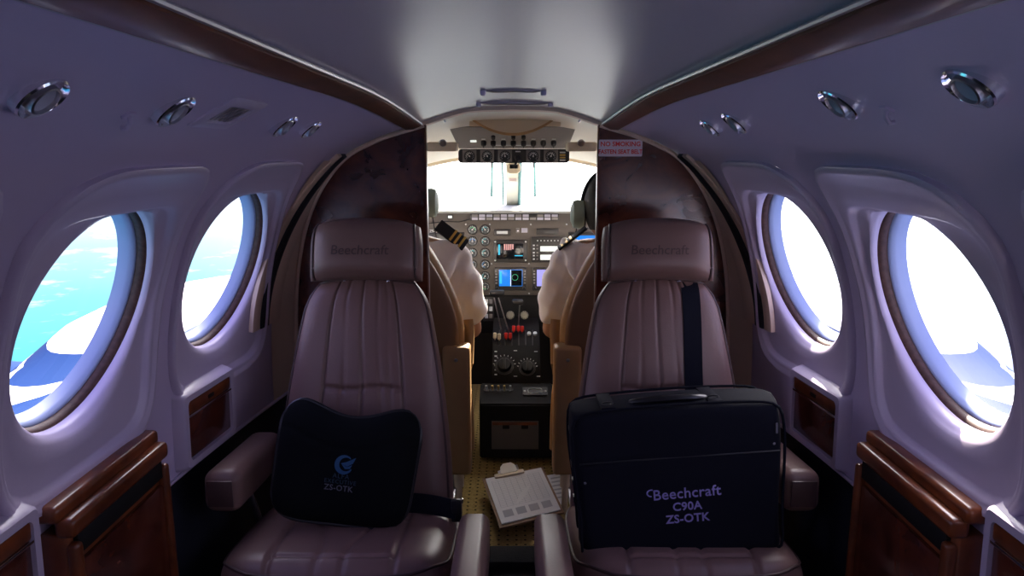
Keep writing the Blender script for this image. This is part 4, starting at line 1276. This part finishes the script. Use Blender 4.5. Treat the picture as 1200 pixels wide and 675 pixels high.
# ================================================================ clipboard and papers on the floor
root = thing('clipboard', 'brown clipboard with a printed form lying on the cockpit floor', 'clipboard')
zc = .050
c0, c1, c2, c3 = pz(569, 561, zc+.012), pz(634, 548, zc+.03), pz(657, 597, zc+.004), pz(588, 614, zc)
def quadbox(bm, q, t, grow=0.):
    ctr = sum(q, Vector())/4; q = [ctr+(p-ctr)*(1+grow) for p in q]
    n = (q[1]-q[0]).cross(q[3]-q[0]).normalized()
    if n.z < 0: n = -n
    a = [bm.verts.new(p) for p in q]; b_ = [bm.verts.new(p-n*t) for p in q]
    bm.faces.new(a); bm.faces.new(b_[::-1])
    for i in range(4): bm.faces.new((a[i], b_[i], b_[(i+1) % 4], a[(i+1) % 4]))
    return n
b = newbm(); nb = quadbox(b, [p-Vector((0, 0, .004)) for p in (c0, c1, c2, c3)], .006, .09); obj('board', b, 'hardboard', root, smooth=False)
b = newbm(); quadbox(b, [c0, c1, c2, c3], .003); pa = obj('paper', b, 'paper', root, smooth=False)
b = newbm()
def q2(s, t, off=.0006): return c0.lerp(c1, s).lerp(c3.lerp(c2, s), t)+nb*off
def cell(s0, t0, s1, t1): b.faces.new([b.verts.new(q2(*k)) for k in ((s0, t0), (s1, t0), (s1, t1), (s0, t1))])
for k in range(18):
    t = .10+.035*k; cell(.08, t, .92, t+.004)
for k in range(9): cell(.08+.105*k, .10, .085+.105*k, .70)
for k in range(4): cell(.08+.22*k, .76, .24+.22*k, .90)
obj('printed_form', b, 'paper_ink', pa, smooth=False)
cm = c0.lerp(c1, .42); dx = (c1-c0).normalized(); dy = (c0-c3).normalized()
mcl = Matrix(((dx.x, dy.x, nb.x, cm.x), (dx.y, dy.y, nb.y, cm.y), (dx.z, dy.z, nb.z, cm.z), (0, 0, 0, 1)))
b = newbm(); box(b, (0, -.004, .003), (.105, .022, .007), mcl, .002); cp = obj('clip', b, 'cream', root)
b = prism(newbm(), [(-.030, 0), (.030, 0), (.026, .028), (.014, .040), (-.014, .040), (-.026, .028)], .010, mcl @ R(.45, 'X')); obj('clip_lever', b, 'cream_light', cp)
tag_ = []
root = thing('paper_sheet', 'loose printed sheet beside the right of the clipboard', 'paper')
q = [pz(641, 557, .012), pz(664, 553, .012), pz(664, 590, .004), pz(649, 592, .004)]
b = newbm(); quadbox(b, q, .0015); sh = obj('sheet', b, 'paper', root, smooth=False)
b = newbm()
for k in range(6):
    s0, s1 = .12+.13*k, .17+.13*k
    p4 = [q[0].lerp(q[3], s0).lerp(q[1].lerp(q[2], s0), .15), q[0].lerp(q[3], s0).lerp(q[1].lerp(q[2], s0), .7), q[0].lerp(q[3], s1).lerp(q[1].lerp(q[2], s1), .7), q[0].lerp(q[3], s1).lerp(q[1].lerp(q[2], s1), .15)]
    b.faces.new([b.verts.new(p+Vector((0, 0, .001))) for p in p4])
obj('printed_lines', b, 'paper_ink', sh, smooth=False)
root = thing('paper_sheet', 'loose white sheet poking out behind the clipboard clip', 'paper')
b = newbm(); quadbox(b, [pz(583, 552, .014), pz(606, 544, .014), pz(612, 560, .014), pz(588, 566, .014)], .0015); obj('sheet', b, 'paper', root, smooth=False)
# ================================================================ pilot seats
def pilot_seat(side):
    nm = 'left' if side < 0 else 'right'
    root = thing('pilot_seat', 'tan leather pilot seat on the %s beyond the bulkhead, carrying the %s pilot' % (nm, nm), 'seat')
    X = side*.365
    up = Vector((0, -.10, 1)).normalized(); mb = frame_from((X, 2.215, .70), (0, 1, .1), up)
    def o_(u, v):
        t = (v+1)/2; w = .215-.10*max(0, t-.35)**1.6*2.2
        return u*w, v*.25-.05*abs(u)**3*t**2
    obj('backrest', pillow(newbm(), o_, .045, 30, 36, lambda u, v: -.006*gauss(abs(u)-.75, .04), mb, e=5), 'tan_leather', root, angle=180)
    obj('back_shell', pillow(newbm(), lambda u, v: tuple(c*.93 for c in o_(u, v)), .018, 24, 30, None, mb @ T(0, 0, -.042), e=6), 'saddle', root, angle=180)
    b = newbm(); box(b, (X, 2.215, CH-.16), (.21, .07, .11), I4, .025, 4); obj('headrest', b, 'tan_leather', root)
    mc = T(X, 2.45, .42)
    obj('seat_cushion', pillow(newbm(), lambda u, v: sq(u, v, .21, .22), .055, 24, 24, None, mc, e=8), 'tan_leather', root, angle=180)
    b = newbm(); box(b, (X, 2.45, .30), (.40, .40, .14), I4, .02); obj('base_frame', b, 'leather_dark', root)
    for sx_ in (-1, 1):
        b = newbm(); box(b, (X+sx_*.16, 2.45, .030), (.03, .50, .03), I4, .004); obj('floor_rail', b, 'satin_metal', root)
        for y in (2.30, 2.60):
            b = newbm(); cyl(b, (X+sx_*.16, y, .035), (X+sx_*.16, y, .24), .014); obj('leg', b, 'satin_metal', root)
    # inboard stowed armrest: tall tan slab hinged at the back
    xi = side*.172
    b = newbm(); box(b, (xi, 2.185, .37), (.085, .075, .42), R(0, 'X'), .012, 3); obj('side_arm_panel', b, 'tan_leather', root)
    xr = side*.140
    b = newbm(); tube(b, [(xr, 2.27, .64), (xr+side*-.004, 2.26, .60), (xr, 2.25, .50), (xr+side*.004, 2.25, .40), (xr, 2.26, .30), (xr, 2.27, .20)], .016, 10); obj('arm_cushion', b, 'tan_leather', root)
    b = newbm(); cyl(b, (xi, 2.2, .10), (xi, 2.2, .165), .016); cyl(b, (xi, 2.2, .004), (xi, 2.2, .10), .010); obj('stop_foot', b, 'cream', root)
    b = newbm(); cyl(b, (xi-.05*side*0, 2.145, .60), (xi, 2.15, .62), .02); b.free()
    m = frame_from((xi, 2.1475, .54), (0, -1, 0)); obj('pivot_bolt', lathe(newbm(), [(0, .004), (.004, .0035), (.006, 0)], m, 10), 'satin_metal', root)
pilot_seat(-1); pilot_seat(1)
# ================================================================ people
def person(side, label, hx, hz, hy):
    """upper body seen from behind; all joints in metres."""
    root = thing('person', label, 'person')
    X = side*.365; s = side            # s: outboard direction sign
    L = []
    def V(x, y, z): L.append(Vector((x, y, z))); return len(L)-1
    E = []; Rr = []
    def add(p, r, frm=None):
        i = V(*p); Rr.append(r)
        if frm is not None: E.append((frm, i))
        return i
    pel = add((X, 2.42, .56), .115)
    wst = add((X, 2.40, .68), .105, pel)
    chs = add((X, 2.40, .80), (.125, .11), wst)
    nb_ = add((X, 2.41, .885), .060, chs)
    nk = add((hx, hy-.01, .935), .050, nb_)
    ar = {}
    for k in (-1, 1):
        sh = add((X+k*.165, 2.43, .838), .050, chs)
        el = add((X+k*.225, 2.50, .535), .040, sh)
        wr = add((X+k*.17, 2.72, .575), .026, el)
        pm = add((X+k*.150, 2.79, .600), .030, wr)
        for j, (dx, ln) in enumerate(((-.024, .060), (-.008, .070), (.008, .066), (.024, .052))):
            a = add((X+k*.150+dx, 2.835, .605), .010, pm); c = add((X+k*.150+dx, 2.835+ln*.55, .590), .009, a)
            add((X+k*.150+dx, 2.835+ln*.60, .590-ln*.45), .008, c)
        a = add((X+k*.150-k*.030, 2.795, .590), .011, pm); add((X+k*.150-k*.045, 2.825, .575), .009, a)
        hp = add((X+k*.09, 2.48, .535), .085, pel); kn = add((X+k*.13, 2.86, .56), .060, hp)
        ak = add((X+k*.12, 3.0, .16), .040, kn); add((X+k*.12, 3.12, .09), .035, ak)
    body = skinned('body', L, E, Rr, 'skin', root, 2)
    # head: one sculpted surface
    def head_bm(sc=1., hair=False):
        b = newbm(); bmesh.ops.create_uvsphere(b, u_segments=40, v_segments=30, radius=1)
        for v in b.verts:
            x, y, z = v.co
            # local: y forward (face), z up
            px = .076*x; py = .096*y; pz_ = .118*z
            if z < 0: px *= 1-.22*(-z)**1.5; py *= 1-.10*(-z)
            if z < -.1 and y < 0: py *= 1-.25*min(1, -z)
            if y > .6 and abs(x) < .5:
                py += .018*gauss(x, .16)*gauss(z+.12, .22)              # nose
                py -= .008*gauss(abs(x)-.34, .14)*gauss(z-.10, .12)     # eye sockets
                py += .006*gauss(x, .3)*gauss(z+.50, .08)               # lips
                py += .008*gauss(x, .3)*gauss(z+.82, .16)               # chin
                py += .004*gauss(z-.24, .08)
            v.co = Vector((px*sc, py*sc, pz_*sc))
        if hair:
            dl = [v for v in b.verts if (v.co.y > .045 and v.co.z < .065) or v.co.z < -.075 or (v.co.y > -.01 and v.co.z < -.0 and abs(v.co.x) > .03)]
            bmesh.ops.delete(b, geom=dl, context='VERTS')
        return b
    hm = T(hx, hy, hz) @ R(math.radians(-4), 'X')
    hb = head_bm()
    for k in (-1, 1):
        e = newbm(); bmesh.ops.create_uvsphere(e, u_segments=14, v_segments=10, radius=1, matrix=T(k*.079, -.008, -.012) @ R(k*.3, 'Z') @ Matrix.Diagonal((.010, .018, .031, 1)))
        me = bpy.data.meshes.new('x'); e.to_mesh(me); e.free(); hb.from_mesh(me); bpy.data.meshes.remove(me)
    hb.transform(hm)
    # join the head into the body mesh so the figure stays one surface
    me = body.data; bb = newbm(); bb.from_mesh(me); mh = bpy.data.meshes.new('x'); hb.to_mesh(mh); hb.free(); bb.from_mesh(mh); bpy.data.meshes.remove(mh)
    bb.to_mesh(me); bb.free(); me.shade_smooth()
    h2 = head_bm(1.06, True); h2.transform(hm); obj('hair', h2, 'hair', root, angle=180)
    # eyes
    for k in (-1, 1):
        e = newbm(); bmesh.ops.create_uvsphere(e, u_segments=12, v_segments=8, radius=.011, matrix=hm @ T(k*.027, .083, .012)); eo = obj('eye', e, 'white', root)
        e = newbm(); bmesh.ops.create_uvsphere(e, u_segments=12, v_segments=8, radius=.0055, matrix=hm @ T(k*.027, .0905, .012)); obj('iris', e, 'hair', eo)
        e = newbm(); bmesh.ops.create_uvsphere(e, u_segments=14, v_segments=8, radius=1, matrix=hm @ T(k*.027, .0845, .0185) @ Matrix.Diagonal((.014, .009, .006, 1))); obj('eyelid', e, 'skin', eo)
        e = newbm(); tube(e, [hm @ Vector((k*(.012+.007*i), .093-.0018*i*i*.6, .034+.002*math.sin(i))) for i in range(5)], .0026, 6, flat=.6); obj('eyebrow', e, 'hair', root)
    e = newbm(); tube(e, [hm @ Vector((-.022+.0055*i, .093-abs(i-4)**2*.0007, -.062+.0008*abs(i-4))) for i in range(9)], .0035, 8, flat=.8); obj('lips', e, 'lips', root)
    # shirt
    L2, E2, R2 = [], [], []
    def a2(p, r, frm=None):
        L2.append(Vector(p)); R2.append(r); i = len(L2)-1
        if frm is not None: E2.append((frm, i))
        return i
    p = a2((X, 2.41, .55), .145); w = a2((X, 2.40, .66), .150, p); c = a2((X, 2.40, .77), (.165, .135), w); c2 = a2((X, 2.41, .862), (.11, .085), c)
    a2((X+(hx-X)*.5, 2.42, .905), .060, c2)
    for k in (-1, 1):
        sh = a2((X+k*.168, 2.42, .835), .062, c); m1 = a2((X+k*.205, 2.455, .71), .066, sh); a2((X+k*.222, 2.495, .575), .064, m1)
    shirt = skinned('shirt', L2, E2, R2, 'shirt', root, 3)
    dg = shirt.data
    for v in dg.vertices:       # soft folds
        c_ = v.co; v.co = c_+v.normal*(.004*math.sin(c_.z*70+c_.x*50)+.003*math.sin(c_.x*110-c_.z*40))
    skinned('trousers', [Vector((X, 2.42, .50)), Vector((X-.09, 2.48, .535)), Vector((X-.13, 2.86, .56)), Vector((X-.12, 3.0, .18)), Vector((X+.09, 2.48, .535)), Vector((X+.13, 2.86, .56)), Vector((X+.12, 3.0, .18))],
            [(0, 1), (1, 2), (2, 3), (0, 4), (4, 5), (5, 6)], [.13, .10, .075, .055, .10, .075, .055], 'trouser', root, 2)
    for k in (-1, 1):
        m = T(X+k*.166, 2.388, .898+(.0 if side < 0 else -.010)) @ R(k*.66, 'Y') @ R(.70 if side < 0 else .05, 'X') @ R(0, 'Z')
        b = newbm(); box(b, (0, 0, 0), (.115, .052, .008), m, .003); ep = obj('epaulette', b, 'trouser', shirt)
        for i in range(3):
            b = newbm(); box(b, (k*(.004+.018*i), 0, .0045), (.008, .053, .002), m, .0006); obj('gold_stripe', b, 'gold', ep)
    # headset: its own thing, worn on the head
    hs = thing('headset', 'pale green aviation headset worn by the %s pilot' % ('left' if side < 0 else 'right'), 'headset')
    for k in (-1, 1):
        m = hm @ T(k*.086, .004, -.022) @ R(k*PI/2, 'Y')
        obj('ear_cup', lathe(newbm(), [(.030, -.012), (.038, -.006), (.040, .014), (.036, .028), (.020, .036), (0, .037)], m, 24, 1.25, .98), 'headset_green', hs)
        obj('ear_seal', lathe(newbm(), [(.020, -.016), (.034, -.014), (.036, -.006), (.030, -.002)], m, 24, 1.2, .95), 'black_rubber', hs)
    pts = [hm @ Vector((.086*math.cos(a), .004, -.005+.131*math.sin(a))) for a in [PI*i/18 for i in range(19)]]
    obj('headband', tube(newbm(), pts, .006, 8, flat=1.6, up=(0, 1, 0)), 'black_rubber', hs)
    b = newbm(); tube(b, [hm @ Vector(p) for p in ((-.105, .01, -.04), (-.10, .05, -.065), (-.07, .10, -.075), (-.02, .118, -.07))], .0025, 8); obj('microphone_boom', b, 'black_plastic', hs)
    b = newbm(); tube(b, [hm @ Vector((-side*.100, 0, -.055)), hm @ Vector((-side*.108, -.01, -.10)), Vector((hx-side*.12, hy-.02, .86)), Vector((hx-side*.11, hy, .80))], .002, 6); obj('cable', b, 'black_rubber', hs)
person(-1, 'person in a white short-sleeved shirt with gold-striped epaulette in the left pilot seat', -.372, CH-.150, 2.47)
person(1, 'person with black hair and white short-sleeved shirt in the right pilot seat', .322, CH-.188, 2.47)
# ================================================================ outside: engine nacelles and wings
for side, nm in ((-1, 'left'), (1, 'right')):
    root = thing('engine_nacelle', 'white engine nacelle with blue stripes seen through the %s windows' % nm, 'engine nacelle')
    root.location = (side*1.98, 3.6, CH-1.06)
    rings = []
    for Y, tz, w, bz in ((1.5, .06, .16, -.20), (2.0, .085, .26, -.34), (2.5, .105, .33, -.40), (2.8, .12, .36, -.40), (3.1, .145, .37, -.40), (3.3, .19, .38, -.40), (3.55, .26, .39, -.40), (3.9, .28, .39, -.40), (4.5, .25, .38, -.38), (5.1, .19, .34, -.34), (5.7, .10, .24, -.28)):
        zc, hh = (tz+bz)/2, (tz-bz)/2
        rings.append([Vector((w*math.copysign(abs(math.cos(a))**.8, math.cos(a)), Y-3.6, zc+hh*math.copysign(abs(math.sin(a))**.85, math.sin(a)))) for a in [2*PI*i/48 for i in range(48)]])
    obj('cowling', loft(newbm(), rings), 'nacelle_paint', root, angle=60)
    b = newbm(); cyl(b, (side*-.30, 1.7, -.02), (side*-.44, 1.45, -.06), .075, 16); obj('exhaust_stack', b, 'satin_metal', root)
    b = newbm(); lathe(b, [(0, .36), (.06, .28), (.12, .10), (.15, 0)], T(0, 2.32, -.07) @ R(-PI/2, 'X'), 24); sp = obj('spinner', b, 'chrome', root)
    w = newbm(); rings = []
    for x, le, te, z in ((.75, 4.1, 2.0, -1.22), (2.4, 3.75, 2.1, -1.14), (7.5, 3.2, 2.3, -.62)):
        t = .12*(le-te); r = []
        for a in range(24):
            th = 2*PI*a/24; c = (1+math.cos(th))/2; yy = te+(le-te)*c
            r.append(Vector((side*x, yy, CH+z+math.sin(th)*t*.5*(.25+.75*c)*1.1)))
        rings.append(r)
    o = obj('wing', loft(w, rings), 'wing_blue'); tag(o, 'blue %s wing seen below the nacelle outside the windows' % nm, 'wing')
